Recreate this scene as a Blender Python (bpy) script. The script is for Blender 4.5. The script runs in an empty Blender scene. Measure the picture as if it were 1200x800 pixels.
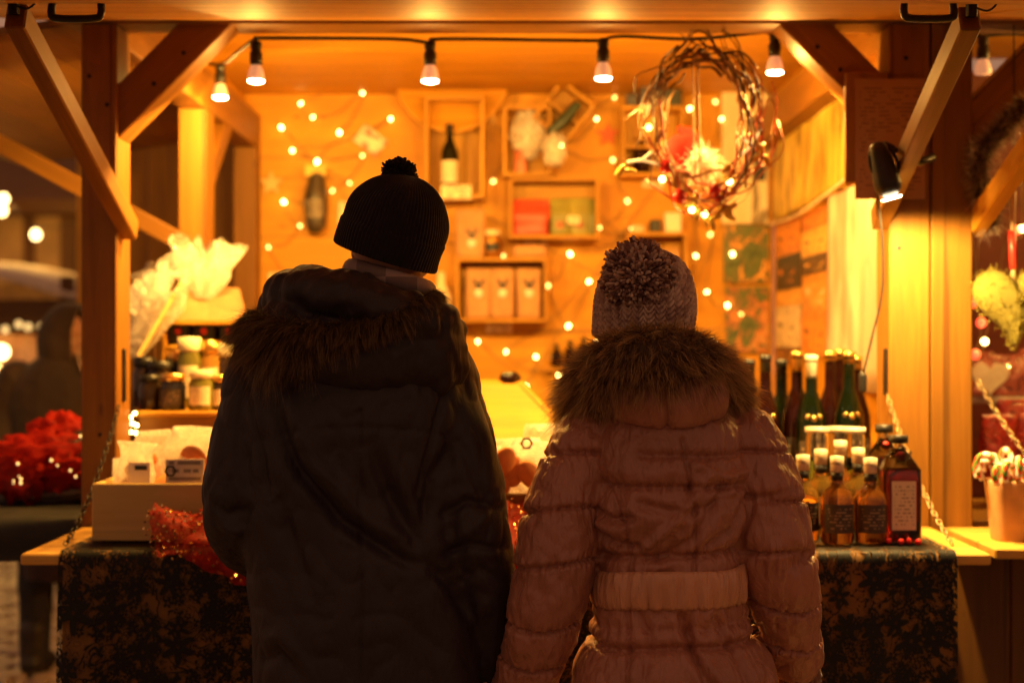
import bpy, bmesh, math, random
import numpy as np
from mathutils import Vector, Matrix, noise as mnoise

random.seed(7)
RNG = np.random.default_rng(11)
S = bpy.context.scene
COL = S.collection
PI = math.pi

# ------------------------------------------------------------------ camera
CAM_Z = 1.46
FPX = 1667.0                       # focal length in pixels of a 1200 px wide frame
cam_d = bpy.data.cameras.new('camera')
cam_d.lens = 50.0
cam_d.sensor_width = 36.0
cam_d.clip_start = 0.05
cam_d.clip_end = 500
cam_d.dof.use_dof = True
cam_d.dof.focus_distance = 2.86
cam_d.dof.aperture_fstop = 1.9
cam_d.dof.aperture_blades = 9
cam = bpy.data.objects.new('camera', cam_d)
COL.objects.link(cam)
cam.location = (0, 0, CAM_Z)
cam.rotation_euler = (PI / 2, 0, 0)
S.camera = cam

# ------------------------------------------------------------------ night sky, warm town glow
W = bpy.data.worlds.new('World')
S.world = W
W.use_nodes = True
wn, wl = W.node_tree.nodes, W.node_tree.links
wn.clear()
wout = wn.new('ShaderNodeOutputWorld')
sky = wn.new('ShaderNodeTexSky')
sky.sky_type = 'NISHITA'
sky.sun_disc = False
sky.sun_elevation = math.radians(-4)
sky.sun_rotation = math.radians(200)
bg1 = wn.new('ShaderNodeBackground')
bg1.inputs['Strength'].default_value = 0.01
wl.new(sky.outputs[0], bg1.inputs['Color'])
bg2 = wn.new('ShaderNodeBackground')             # market lights scattered in the night air
bg2.inputs['Color'].default_value = (1.0, 0.47, 0.26, 1)
bg2.inputs['Strength'].default_value = 0.37
wadd = wn.new('ShaderNodeAddShader')
wl.new(bg1.outputs[0], wadd.inputs[0])
wl.new(bg2.outputs[0], wadd.inputs[1])
wl.new(wadd.outputs[0], wout.inputs['Surface'])

S.view_settings.view_transform = 'Standard'
S.view_settings.look = 'None'
S.view_settings.exposure = 0.0
S.view_settings.gamma = 1.0
S.view_settings.use_curve_mapping = False
S.cycles.use_denoising = True
try:
    S.cycles.denoiser = 'OPENIMAGEDENOISE'
except Exception:
    pass
S.cycles.use_adaptive_sampling = True
S.cycles.adaptive_threshold = 0.015
S.cycles.max_bounces = 7
S.cycles.diffuse_bounces = 4
S.cycles.glossy_bounces = 3
S.cycles.transmission_bounces = 6
S.cycles.transparent_max_bounces = 8
S.cycles.sample_clamp_indirect = 6.0
S.cycles.caustics_reflective = False
S.cycles.caustics_refractive = False
S.cycles.use_light_tree = True

WARM = (1.0, 0.50, 0.09)
BULB_W = 88.0
CLAMP_W = 175.0


def P(px, py, D):
    """world point seen at photo pixel (px, py) when it stands D metres ahead"""
    return Vector(((px - 600.0) * D / FPX, D, CAM_Z + (400.0 - py) * D / FPX))


# ------------------------------------------------------------------ object helpers
def wm(o):
    if o.parent is None:
        return o.matrix_basis.copy()
    return wm(o.parent) @ o.matrix_parent_inverse @ o.matrix_basis


def adopt(o, parent):
    if parent is not None:
        o.parent = parent
        o.matrix_parent_inverse = wm(parent).inverted()
    return o


def thing(name, label, cat, loc=(0, 0, 0), group=None):
    o = bpy.data.objects.new(name, None)
    o.empty_display_size = 0.05
    COL.objects.link(o)
    o.location = loc
    o['label'] = label
    o['category'] = cat
    if group:
        o['group'] = group
    return o


def tag(o, label, cat, group=None):
    o['label'] = label
    o['category'] = cat
    if group:
        o['group'] = group
    return o


def link(name, me, mat=None, parent=None, matrix=None):
    o = bpy.data.objects.new(name, me)
    COL.objects.link(o)
    if mat is not None and not me.materials:
        me.materials.append(mat)
    if matrix is not None:
        o.matrix_basis = matrix
    return adopt(o, parent)


def mesh(name, V, F, smooth=False):
    me = bpy.data.meshes.new(name)
    V = np.asarray(V, dtype=float)
    me.from_pydata(V.tolist(), [], [tuple(int(i) for i in f) for f in F])
    if smooth:
        me.polygons.foreach_set('use_smooth', np.ones(len(me.polygons), dtype=bool))
    me.update()
    return me


def mk(name, VF, mat, parent=None, smooth=False, local=False):
    """VF in world space; object origin is moved to the mean of its points"""
    V, F = VF
    V = np.asarray(V, dtype=float)
    c = V.mean(0) if not local else np.zeros(3)
    o = link(name, mesh(name, V - c, F, smooth), mat, parent, Matrix.Translation(Vector(c)))
    return o


def join(parts):
    Vs, Fs, n = [], [], 0
    for V, F in parts:
        V = np.asarray(V, dtype=float)
        Vs.append(V)
        Fs += [tuple(int(i) + n for i in f) for f in F]
        n += len(V)
    return np.vstack(Vs), Fs


def xf(VF, M):
    V, F = VF
    V = np.asarray(V, dtype=float)
    A = np.array(M)
    return V @ A[:3, :3].T + A[:3, 3], F


def box(x0, x1, y0, y1, z0, z1):
    V = [(x, y, z) for x in (x0, x1) for y in (y0, y1) for z in (z0, z1)]
    F = [(0, 1, 3, 2), (4, 6, 7, 5), (0, 4, 5, 1), (2, 3, 7, 6), (0, 2, 6, 4), (1, 5, 7, 3)]
    return np.array(V, dtype=float), F


_bb = {}


def bbox_me(sx, sy, sz, bev=0.004):
    """bevelled box mesh centred on the origin, shared between equal pieces"""
    k = (round(sx, 4), round(sy, 4), round(sz, 4), bev)
    if k in _bb:
        return _bb[k]
    bm = bmesh.new()
    bmesh.ops.create_cube(bm, size=1.0)
    for v in bm.verts:
        v.co = Vector((v.co.x * sx, v.co.y * sy, v.co.z * sz))
    if bev > 0:
        bmesh.ops.bevel(bm, geom=bm.edges[:], offset=min(bev, 0.3 * min(sx, sy, sz)), segments=1, affect='EDGES', profile=0.5)
    me = bpy.data.meshes.new('board')
    bm.to_mesh(me)
    bm.free()
    _bb[k] = me
    return me


def board(name, x0, x1, y0, y1, z0, z1, mat, parent=None, bev=0.004, along=None, M=None):
    """axis aligned bevelled board; local X runs along its grain"""
    s = [x1 - x0, y1 - y0, z1 - z0]
    c = Vector(((x0 + x1) / 2, (y0 + y1) / 2, (z0 + z1) / 2))
    ax = along if along is not None else int(np.argmax(s))
    if ax == 0:
        R = Matrix.Identity(3); d = s
    elif ax == 1:
        R = Matrix(((0, -1, 0), (1, 0, 0), (0, 0, 1))); d = [s[1], s[0], s[2]]
    else:
        R = Matrix(((0, 0, -1), (0, 1, 0), (1, 0, 0))); d = [s[2], s[1], s[0]]
    me = bbox_me(*d, bev)
    me2 = me
    if me.materials and me.materials[0] != mat:
        me2 = me.copy(); me2.materials.clear()
    T = Matrix.Translation(c) @ R.to_4x4()
    if M is not None:
        T = M @ T
    return link(name, me2, mat, parent, T)


def beam(name, p0, p1, w, h, mat, parent=None, bev=0.004, up=(0, 0, 1)):
    """timber from p0 to p1: w across, h along 'up'"""
    p0, p1 = Vector(p0), Vector(p1)
    d = p1 - p0
    L = d.length
    x = d.normalized()
    y = Vector(up).cross(x)
    y.normalize()
    z = x.cross(y)
    T = Matrix((x, y, z)).transposed().to_4x4()
    T.translation = (p0 + p1) / 2
    me = bbox_me(L, w, h, bev)
    if me.materials and me.materials[0] != mat:
        me = me.copy(); me.materials.clear()
    return link(name, me, mat, parent, T)


def frames(path):
    path = np.asarray(path, dtype=float)
    t = np.gradient(path, axis=0)
    t /= np.linalg.norm(t, axis=1)[:, None] + 1e-12
    n0 = np.cross(t[0], (0, 0, 1.0))
    if np.linalg.norm(n0) < 0.1:
        n0 = np.cross(t[0], (1.0, 0, 0))
    n0 /= np.linalg.norm(n0)
    N = [n0]
    for i in range(1, len(path)):
        v = N[-1] - t[i] * np.dot(N[-1], t[i])
        v /= np.linalg.norm(v) + 1e-12
        N.append(v)
    N = np.array(N)
    return path, t, N, np.cross(t, N)


def tube(path, rad, n=10, caps=True, closed=False):
    path, t, N, B = frames(path)
    m = len(path)
    rad = np.broadcast_to(np.asarray(rad, dtype=float), (m,))
    a = np.arange(n) * 2 * PI / n
    V = (path[:, None, :] + rad[:, None, None] * (np.cos(a)[None, :, None] * N[:, None, :] + np.sin(a)[None, :, None] * B[:, None, :])).reshape(-1, 3)
    F = []
    for i in range(m - 1 if not closed else m):
        j = (i + 1) % m
        for k in range(n):
            l = (k + 1) % n
            F.append((i * n + k, i * n + l, j * n + l, j * n + k))
    if caps and not closed:
        F.append(tuple(range(n - 1, -1, -1)))
        F.append(tuple(range((m - 1) * n, m * n)))
    return V, F


def crom(pts, k=6, closed=False):
    """Catmull-Rom through points of any dimension"""
    p = np.asarray(pts, dtype=float)
    n = len(p)
    out = []
    segs = n if closed else n - 1
    for i in range(segs):
        if closed:
            p0, p1, p2, p3 = p[(i - 1) % n], p[i], p[(i + 1) % n], p[(i + 2) % n]
        else:
            p1, p2 = p[i], p[i + 1]
            p0 = p[i - 1] if i > 0 else 2 * p1 - p2
            p3 = p[i + 2] if i + 2 < n else 2 * p2 - p1
        for t in np.arange(k) / k:
            out.append(0.5 * (2 * p1 + (p2 - p0) * t + (2 * p0 - 5 * p1 + 4 * p2 - p3) * t * t + (3 * p1 - p0 - 3 * p2 + p3) * t ** 3))
    if not closed:
        out.append(p[-1])
    return np.array(out)


def rtube(pts, rads, k=6, n=16):
    """tube with rounded ends through control points"""
    q = crom(np.hstack([np.asarray(pts, dtype=float), np.asarray(rads, dtype=float)[:, None]]), k)
    path, rad = q[:, :3], np.maximum(q[:, 3], 1e-4)
    d0 = path[0] - path[1]; d0 /= np.linalg.norm(d0)
    d1 = path[-1] - path[-2]; d1 /= np.linalg.norm(d1)
    ph = [0.985, 0.86, 0.6, 0.3]
    pre = [path[0] + d0 * rad[0] * s for s in ph]
    prr = [rad[0] * math.sqrt(1 - s * s) for s in ph]
    post = [path[-1] + d1 * rad[-1] * s for s in ph[::-1]]
    por = [rad[-1] * math.sqrt(1 - s * s) for s in ph[::-1]]
    return tube(np.vstack([pre, path, post]), np.concatenate([prr, rad, por]), n)


def lathe(prof, n=20, c=(0, 0, 0), a0=0.0, a1=2 * PI, cap=True):
    """profile of (r, z) turned about Z at c"""
    full = abs(a1 - a0 - 2 * PI) < 1e-6
    m = n if full else n + 1
    a = a0 + (a1 - a0) * np.arange(m) / n
    V = []
    for r, z in prof:
        V += [(c[0] + r * math.cos(t), c[1] + r * math.sin(t), c[2] + z) for t in a]
    F = []
    for i in range(len(prof) - 1):
        for k in range(n):
            l = (k + 1) % m
            F.append((i * m + k, i * m + l, (i + 1) * m + l, (i + 1) * m + k))
    if cap and full:
        if prof[0][0] > 1e-4:
            F.append(tuple(range(m - 1, -1, -1)))
        if prof[-1][0] > 1e-4:
            F.append(tuple(range((len(prof) - 1) * m, len(prof) * m)))
    return np.array(V), F


def ellipsoid(c, r, n=20, m=12, R=None):
    V, F = [], []
    for i in range(1, m):
        th = PI * i / m
        for k in range(n):
            ph = 2 * PI * k / n
            V.append((math.sin(th) * math.cos(ph), math.sin(th) * math.sin(ph), math.cos(th)))
    for i in range(m - 2):
        for k in range(n):
            l = (k + 1) % n
            F.append((i * n + k, (i + 1) * n + k, (i + 1) * n + l, i * n + l))
    V += [(0, 0, 1), (0, 0, -1)]
    t, b = len(V) - 2, len(V) - 1
    for k in range(n):
        l = (k + 1) % n
        F.append((t, k, l))
        F.append((b, (m - 2) * n + l, (m - 2) * n + k))
    V = np.array(V) * np.array(r)
    if R is not None:
        V = V @ np.array(R).T
    return V + np.array(c), F


def loft(rings, n=36, k=5):
    """rings of (cx, cy, cz, half width, half depth, squareness)"""
    q = crom(rings, k)
    a = np.arange(n) * 2 * PI / n
    V = []
    for cx, cy, cz, hw, hd, e in q:
        p = 2.0 / e
        ca, sa = np.cos(a), np.sin(a)
        V.append(np.stack([cx + hw * np.sign(ca) * np.abs(ca) ** p, cy + hd * np.sign(sa) * np.abs(sa) ** p, np.full(n, cz)], 1))
    m = len(V)
    V = np.vstack(V)
    F = [(i * n + j, i * n + (j + 1) % n, (i + 1) * n + (j + 1) % n, (i + 1) * n + j) for i in range(m - 1) for j in range(n)]
    F.append(tuple(range(n - 1, -1, -1)))
    F.append(tuple(range((m - 1) * n, m * n)))
    return V, F


def remesh(parts, voxel, smooth=4):
    V, F = join(parts)
    me = mesh('tmp', V, F)
    o = bpy.data.objects.new('tmp', me)
    COL.objects.link(o)
    r = o.modifiers.new('r', 'REMESH')
    r.mode = 'VOXEL'
    r.voxel_size = voxel
    if smooth:
        s = o.modifiers.new('s', 'SMOOTH')
        s.factor = 0.5
        s.iterations = smooth
    dg = bpy.context.evaluated_depsgraph_get()
    ev = o.evaluated_get(dg)
    m2 = bpy.data.meshes.new_from_object(ev)
    nv = len(m2.vertices)
    V = np.zeros(nv * 3); m2.vertices.foreach_get('co', V)
    N = np.zeros(nv * 3); m2.vertex_normals.foreach_get('vector', N)
    F = [tuple(p.vertices) for p in m2.polygons]
    bpy.data.objects.remove(o)
    bpy.data.meshes.remove(me)
    bpy.data.meshes.remove(m2)
    return V.reshape(-1, 3), F, N.reshape(-1, 3)


def vnoise(V, scale, seed=0.0):
    sc = np.broadcast_to(np.asarray(scale, dtype=float), (3,))
    Q = V * sc + seed
    return np.array([mnoise.noise(Vector(q)) for q in Q])


def sstep(a, b, x):
    t = np.clip((x - a) / (b - a), 0, 1)
    return t * t * (3 - 2 * t)


# ------------------------------------------------------------------ materials
def nmat(name):
    m = bpy.data.materials.new(name)
    m.use_nodes = True
    n, l = m.node_tree.nodes, m.node_tree.links
    return m, n, l, n['Principled BSDF']


def ramp(n, l, fac, stops):
    r = n.new('ShaderNodeValToRGB')
    e = r.color_ramp.elements
    while len(e) < len(stops):
        e.new(0.5)
    for el, (p, c) in zip(e, stops):
        el.position = p
        el.color = (*c, 1)
    l.new(fac, r.inputs[0])
    return r.outputs[0]


def coords(n, l, kind='Object', scale=(1, 1, 1), loc=(0, 0, 0), rnd=False):
    tc = n.new('ShaderNodeTexCoord')
    mp = n.new('ShaderNodeMapping')
    mp.inputs['Scale'].default_value = scale
    mp.inputs['Location'].default_value = loc
    src = tc.outputs[kind]
    if rnd:
        oi = n.new('ShaderNodeObjectInfo')
        mu = n.new('ShaderNodeMath'); mu.operation = 'MULTIPLY'; mu.inputs[1].default_value = 37.0
        l.new(oi.outputs['Random'], mu.inputs[0])
        ad = n.new('ShaderNodeVectorMath'); ad.operation = 'ADD'
        l.new(src, ad.inputs[0]); l.new(mu.outputs[0], ad.inputs[1])
        src = ad.outputs[0]
    l.new(src, mp.inputs[0])
    return mp.outputs[0]


def noise(n, l, vec, scale=5, detail=4, dist=0.0, rough=0.5):
    t = n.new('ShaderNodeTexNoise')
    t.inputs['Scale'].default_value = scale
    t.inputs['Detail'].default_value = detail
    t.inputs['Roughness'].default_value = rough
    t.inputs['Distortion'].default_value = dist
    l.new(vec, t.inputs['Vector'])
    return t.outputs['Fac']


def bump(n, l, bs, h, strength=0.3, dist=0.01):
    b = n.new('ShaderNodeBump')
    b.inputs['Strength'].default_value = strength
    b.inputs['Distance'].default_value = dist
    l.new(h, b.inputs['Height'])
    l.new(b.outputs[0], bs.inputs['Normal'])
    return b


def wood(name, lo, hi, rough=0.55, grain=16.0, tint=(0.82, 1.12)):
    m, n, l, b = nmat(name)
    v = coords(n, l, 'Object', (1.1, grain, grain), rnd=True)
    g = noise(n, l, v, 1.6, 7, 1.1, 0.6)
    v2 = coords(n, l, 'Object', (1.6, 5, 5), rnd=True)
    big = noise(n, l, v2, 1.0, 2)
    mx = n.new('ShaderNodeMath'); mx.operation = 'MULTIPLY_ADD'
    mx.inputs[1].default_value = 0.65
    sc = n.new('ShaderNodeMath'); sc.operation = 'MULTIPLY'; sc.inputs[1].default_value = 0.35
    l.new(big, sc.inputs[0]); l.new(g, mx.inputs[0]); l.new(sc.outputs[0], mx.inputs[2])
    col = ramp(n, l, mx.outputs[0], [(0.33, lo), (0.52, tuple((a + c) / 2 for a, c in zip(lo, hi))), (0.66, hi)])
    # knots
    vo = n.new('ShaderNodeTexVoronoi'); vo.inputs['Scale'].default_value = 3.4
    l.new(coords(n, l, 'Object', (1.0, 2.6, 2.6), rnd=True), vo.inputs['Vector'])
    kn = ramp(n, l, vo.outputs['Distance'], [(0.0, (0.25, 0.25, 0.25)), (0.05, (0.5, 0.5, 0.5)), (0.085, (1, 1, 1))])
    mm = n.new('ShaderNodeMix'); mm.data_type = 'RGBA'; mm.blend_type = 'MULTIPLY'; mm.inputs[0].default_value = 0.8
    l.new(col, mm.inputs[6]); l.new(kn, mm.inputs[7])
    ck = noise(n, l, coords(n, l, 'Object', (0.7, 42, 42), rnd=True), 1.0, 3, .4)      # drying cracks and dirt along the grain
    ckc = ramp(n, l, ck, [(0.30, (.45, .42, .4)), (0.36, (.9, .9, .9)), (0.42, (1, 1, 1))])
    m5 = n.new('ShaderNodeMix'); m5.data_type = 'RGBA'; m5.blend_type = 'MULTIPLY'; m5.inputs[0].default_value = 0.85
    l.new(mm.outputs[2], m5.inputs[6]); l.new(ckc, m5.inputs[7])
    mm = m5
    oi = n.new('ShaderNodeObjectInfo')
    mr = n.new('ShaderNodeMapRange'); mr.inputs[3].default_value = tint[0]; mr.inputs[4].default_value = tint[1]
    l.new(oi.outputs['Random'], mr.inputs[0])
    hs = n.new('ShaderNodeHueSaturation'); l.new(mr.outputs[0], hs.inputs['Value']); l.new(mm.outputs[2], hs.inputs['Color'])
    l.new(hs.outputs[0], b.inputs['Base Color'])
    b.inputs['Roughness'].default_value = rough
    b.inputs['Specular IOR Level'].default_value = 0.35
    bump(n, l, b, g, 0.25, 0.004)
    return m


def plain(name, c, rough=0.5, metal=0.0, var=0.25, scale=12.0, bmp=0.15, spec=0.5, sheen=0.0):
    m, n, l, b = nmat(name)
    v = coords(n, l, 'Object', rnd=True)
    f = noise(n, l, v, scale, 5)
    lo = tuple(x * (1 - var) for x in c)
    hi = tuple(min(1, x * (1 + var)) for x in c)
    l.new(ramp(n, l, f, [(0.3, lo), (0.7, hi)]), b.inputs['Base Color'])
    b.inputs['Roughness'].default_value = rough
    b.inputs['Metallic'].default_value = metal
    b.inputs['Specular IOR Level'].default_value = spec
    if sheen:
        b.inputs['Sheen Weight'].default_value = sheen
        b.inputs['Sheen Roughness'].default_value = 0.45
    if bmp:
        bump(n, l, b, f, bmp, 0.004)
    return m


def glass(name, c, rough=0.04, trans=1.0):
    m, n, l, b = nmat(name)
    f = noise(n, l, coords(n, l, 'Object'), 6, 2)
    l.new(ramp(n, l, f, [(0.3, tuple(x * 0.9 for x in c)), (0.7, c)]), b.inputs['Base Color'])
    b.inputs['Roughness'].default_value = rough
    b.inputs['Transmission Weight'].default_value = trans
    b.inputs['IOR'].default_value = 1.45
    return m


def glow(name, c, s):
    m, n, l, b = nmat(name)
    b.inputs['Base Color'].default_value = (0.8, 0.7, 0.5, 1)
    b.inputs['Emission Color'].default_value = (*c, 1)
    b.inputs['Emission Strength'].default_value = s
    return m


def film(name, c=(0.95, 0.93, 0.9), alpha=0.5, rough=0.12, scale=22.0, glowthrough=0.0):
    """crinkled clear wrapping film"""
    m, n, l, b = nmat(name)
    f = noise(n, l, coords(n, l, 'Object'), scale, 4, 1.5)
    b.inputs['Base Color'].default_value = (*c, 1)
    b.inputs['Roughness'].default_value = rough
    b.inputs['Specular IOR Level'].default_value = 0.9
    b.inputs['Coat Weight'].default_value = 0.6
    tr = n.new('ShaderNodeBsdfTransparent')
    mx = n.new('ShaderNodeMixShader')
    l.new(ramp(n, l, f, [(0.35, (alpha * 0.5,) * 3), (0.65, (min(1, alpha * 1.5),) * 3)]), mx.inputs[0])
    l.new(tr.outputs[0], mx.inputs[1]); l.new(b.outputs[0], mx.inputs[2])
    l.new(mx.outputs[0], n['Material Output'].inputs['Surface'])
    bump(n, l, b, f, 0.9, 0.02)
    if glowthrough:
        tl = n.new('ShaderNodeBsdfTranslucent'); tl.inputs[0].default_value = (*c, 1)
        m3 = n.new('ShaderNodeMixShader'); m3.inputs[0].default_value = glowthrough
        l.new(b.outputs[0], m3.inputs[1]); l.new(tl.outputs[0], m3.inputs[2]); l.new(m3.outputs[0], mx.inputs[2])
    return m


def printed(name, bg, ink, rows=14.0, cols=9.0, cover=0.5, axis='XZ', margin=0.08):
    """flat print: rows of broken strokes too small to read"""
    m, n, l, b = nmat(name)
    tc = n.new('ShaderNodeTexCoord')
    sp = n.new('ShaderNodeSeparateXYZ'); l.new(tc.outputs['Generated'], sp.inputs[0])
    u = sp.outputs['X' if axis[0] == 'X' else 'Y']; w = sp.outputs['Z']

    def mth(op, a, bb=None, c=None):
        q = n.new('ShaderNodeMath'); q.operation = op
        for i, s in enumerate((a, bb, c)):
            if s is None:
                continue
            if isinstance(s, (int, float)):
                q.inputs[i].default_value = s
            else:
                l.new(s, q.inputs[i])
        return q.outputs[0]
    fr = mth('FRACT', mth('MULTIPLY', w, rows))
    row = mth('FLOOR', mth('MULTIPLY', w, rows))
    line = mth('MULTIPLY', mth('GREATER_THAN', fr, 0.3), mth('LESS_THAN', fr, 0.75))
    cb = n.new('ShaderNodeCombineXYZ'); l.new(mth('MULTIPLY', u, cols), cb.inputs[0]); l.new(mth('MULTIPLY', row, 3.7), cb.inputs[1])
    wd = noise(n, l, cb.outputs[0], 1.0, 3)
    word = mth('GREATER_THAN', wd, 1 - cover)
    inn = mth('MULTIPLY', mth('MULTIPLY', mth('GREATER_THAN', u, margin), mth('LESS_THAN', u, 1 - margin)), mth('MULTIPLY', mth('GREATER_THAN', w, margin), mth('LESS_THAN', w, 1 - margin)))
    k = mth('MULTIPLY', mth('MULTIPLY', line, word), inn)
    l.new(ramp(n, l, k, [(0.0, bg), (1.0, ink)]), b.inputs['Base Color'])
    b.inputs['Roughness'].default_value = 0.5
    return m


def picture(name, stops, scale=4.0, dist=1.0, aspect=(1, 1, 1)):
    m, n, l, b = nmat(name)
    f = noise(n, l, coords(n, l, 'Generated', aspect), scale, 3, dist)
    l.new(ramp(n, l, f, stops), b.inputs['Base Color'])
    b.inputs['Roughness'].default_value = 0.45
    return m


M = {}
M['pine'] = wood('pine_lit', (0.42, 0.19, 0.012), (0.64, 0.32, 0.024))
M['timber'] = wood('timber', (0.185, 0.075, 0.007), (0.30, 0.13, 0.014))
M['ply'] = wood('plywood', (0.48, 0.215, 0.010), (0.66, 0.32, 0.018), grain=6, tint=(0.97, 1.03))
M['crate'] = wood('crate_wood', (0.40, 0.18, 0.016), (0.66, 0.36, 0.045), grain=10)
M['pale'] = wood('pale_box_wood', (0.60, 0.40, 0.12), (0.76, 0.54, 0.20), grain=12)
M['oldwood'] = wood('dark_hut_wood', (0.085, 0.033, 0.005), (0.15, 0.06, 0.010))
M['counter'] = wood('counter_wood', (0.45, 0.24, 0.04), (0.66, 0.38, 0.08))
M['black'] = plain('black_plastic', (0.012, 0.011, 0.010), 0.4)
M['iron'] = plain('black_iron', (0.03, 0.026, 0.022), 0.45, 0.7)
M['brass'] = plain('chain_metal', (0.34, 0.24, 0.12), 0.42, 0.9)
M['neck'] = plain('lamp_neck', (0.75, 0.55, 0.42), 0.3)
M['neck'].node_tree.nodes['Principled BSDF'].inputs['Emission Color'].default_value = (1, .45, .2, 1)      # the lit lamp shines through its frosted neck
M['neck'].node_tree.nodes['Principled BSDF'].inputs['Emission Strength'].default_value = .45
M['bulb'] = glow('bulb_face', (1.0, 0.80, 0.55), 40.0)
M['fairy_dim'] = glow('fairy_bulb_dim', (1.0, 0.52, 0.11), 8.0)
M['fairy'] = glow('fairy_bulb', (1.0, 0.62, 0.16), 24.0)
M['farbulb'] = glow('far_bulb', (1.0, 0.68, 0.26), 9.0)
M['dimbulb'] = glow('dim_bulb', (1.0, 0.62, 0.2), 1.6)
M['redbulb'] = glow('red_bulb', (1.0, 0.05, 0.02), 4.0)
M['wire'] = plain('fairy_wire', (0.22, 0.14, 0.05), 0.5)
M['cable'] = plain('rubber_cable', (0.014, 0.012, 0.010), 0.5)

# ================================================================== SETTING
def ground_mat():
    m, n, l, b = nmat('trodden_paving')
    v = coords(n, l, 'Object')
    vo = n.new('ShaderNodeTexVoronoi'); vo.feature = 'DISTANCE_TO_EDGE'; vo.inputs['Scale'].default_value = 7.0
    l.new(v, vo.inputs['Vector'])
    f = noise(n, l, v, 3.0, 6)
    c = ramp(n, l, f, [(0.3, (0.22, 0.15, 0.10)), (0.7, (0.42, 0.32, 0.22))])
    e = ramp(n, l, vo.outputs['Distance'], [(0.0, (0.35, 0.35, 0.35)), (0.08, (1, 1, 1))])
    mm = n.new('ShaderNodeMix'); mm.data_type = 'RGBA'; mm.blend_type = 'MULTIPLY'; mm.inputs[0].default_value = 1.0
    l.new(c, mm.inputs[6]); l.new(e, mm.inputs[7]); l.new(mm.outputs[2], b.inputs['Base Color'])
    b.inputs['Roughness'].default_value = 0.6
    bump(n, l, b, vo.outputs['Distance'], 0.5, 0.02)
    return m


g = mk('ground', (np.array([(-40, -30, 0), (40, -30, 0), (40, 60, 0), (-40, 60, 0)], dtype=float), [(0, 1, 2, 3)]), ground_mat(), local=True)
g['kind'] = 'structure'
stone_m = plain('cobble_stone', (0.40, 0.30, 0.20), 0.5, 0, 0.35, 14, 0.35)
cob = []
for k in range(4):
    bm = bmesh.new()
    bmesh.ops.create_cube(bm, size=1.0)
    r = random.Random(k)
    for v in bm.verts:
        v.co = Vector((v.co.x * 0.150 + r.uniform(-.008, .008), v.co.y * 0.108 + r.uniform(-.008, .008), v.co.z * 0.06))
    bmesh.ops.bevel(bm, geom=bm.edges[:], offset=0.016, segments=1, affect='EDGES')
    me = bpy.data.meshes.new('cobblestone'); bm.to_mesh(me); bm.free()
    me.materials.append(stone_m); cob.append(me)
row = 0
cnt = 0
y = 5.75
while y < 9.8 and cnt < 298:
    xl, xr = -0.365 * y, -0.305 * y
    x = xl + (0.08 if row % 2 else 0)
    while x < xr + 0.25 and cnt < 298:
        Mx = Matrix.Translation((x + random.uniform(-.006, .006), y + random.uniform(-.006, .006), 0.004 + random.uniform(-.006, .012))) @ Matrix.Rotation(random.uniform(-.06, .06), 4, 'Z') @ Matrix.Rotation(random.uniform(-.05, .05), 4, 'X')
        link('cobblestone', random.choice(cob), None, g, Mx)
        cnt += 1
        x += 0.162
    row += 1
    y += 0.120

# ------------------------------------------------------------------ our stall
stall = thing('market_stall', 'open wooden market stall glowing orange, its back wall hung with crates', 'market stall', (0, 5.1, 0))
T, PN = M['timber'], M['pine']
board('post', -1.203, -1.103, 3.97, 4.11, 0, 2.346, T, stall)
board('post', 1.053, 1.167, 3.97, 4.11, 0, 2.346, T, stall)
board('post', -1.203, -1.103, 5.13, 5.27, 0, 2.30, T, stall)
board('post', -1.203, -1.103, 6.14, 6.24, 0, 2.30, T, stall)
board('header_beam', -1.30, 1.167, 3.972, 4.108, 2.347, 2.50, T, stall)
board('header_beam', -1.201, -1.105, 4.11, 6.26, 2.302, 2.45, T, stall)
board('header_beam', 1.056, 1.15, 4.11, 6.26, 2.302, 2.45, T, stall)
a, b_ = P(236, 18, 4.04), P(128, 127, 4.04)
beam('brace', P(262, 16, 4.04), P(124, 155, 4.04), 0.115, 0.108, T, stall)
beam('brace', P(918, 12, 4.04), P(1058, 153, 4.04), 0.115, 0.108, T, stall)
beam('brace', (-1.153, 5.25, 2.05), (-1.153, 5.62, 2.33), 0.085, 0.085, T, stall)
# back wall of horizontal boards
bw = thing('tmp', '', '', (0, 6.26, 0)); bw.name = 'back_wall'
del bw['label'], bw['category']
adopt(bw, stall)
z = 0.0
while z < 2.54:
    h = min(0.168, 2.548 - z)
    board('board', -1.20, 1.15, 6.262, 6.282, z + 0.0004, z + h - 0.0004, M['ply'], bw, bev=0.0, along=0)
    z += 0.168
# right wall
rw = thing('tmp', '', '', (1.1, 5.2, 0)); rw.name = 'side_wall'
del rw['label'], rw['category']
adopt(rw, stall)
z = 0.0
while z < 2.30:
    h = min(0.168, 2.298 - z)
    board('board', 1.154, 1.169, 4.115, 6.26, z + 0.0004, z + h - 0.0004, M['ply'], rw, bev=0.0, along=1)
    z += 0.168
# ceiling
ce = thing('tmp', '', '', (0, 5.1, 2.55)); ce.name = 'ceiling'
del ce['label'], ce['category']
adopt(ce, stall)
y = 4.0
while y < 6.28:
    board('board', -1.28, 1.16, y + .001, min(y + 0.189, 6.285), 2.55, 2.57, M['ply'], ce, bev=0.002, along=0)
    y += 0.19
board('gable_board', -1.20, -1.175, 4.11, 6.26, 2.452, 2.549, M['ply'], stall, along=1)
board('gable_board', 1.151, 1.169, 4.11, 6.26, 2.452, 2.549, M['ply'], stall, along=1)
board('roof', -1.45, 1.165, 3.9, 6.45, 2.60, 2.64, M['oldwood'], stall, along=0)
# front panel below the counter
x = -1.095
while x < 1.04:
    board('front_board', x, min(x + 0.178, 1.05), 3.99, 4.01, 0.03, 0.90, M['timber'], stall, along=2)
    x += 0.18
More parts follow.
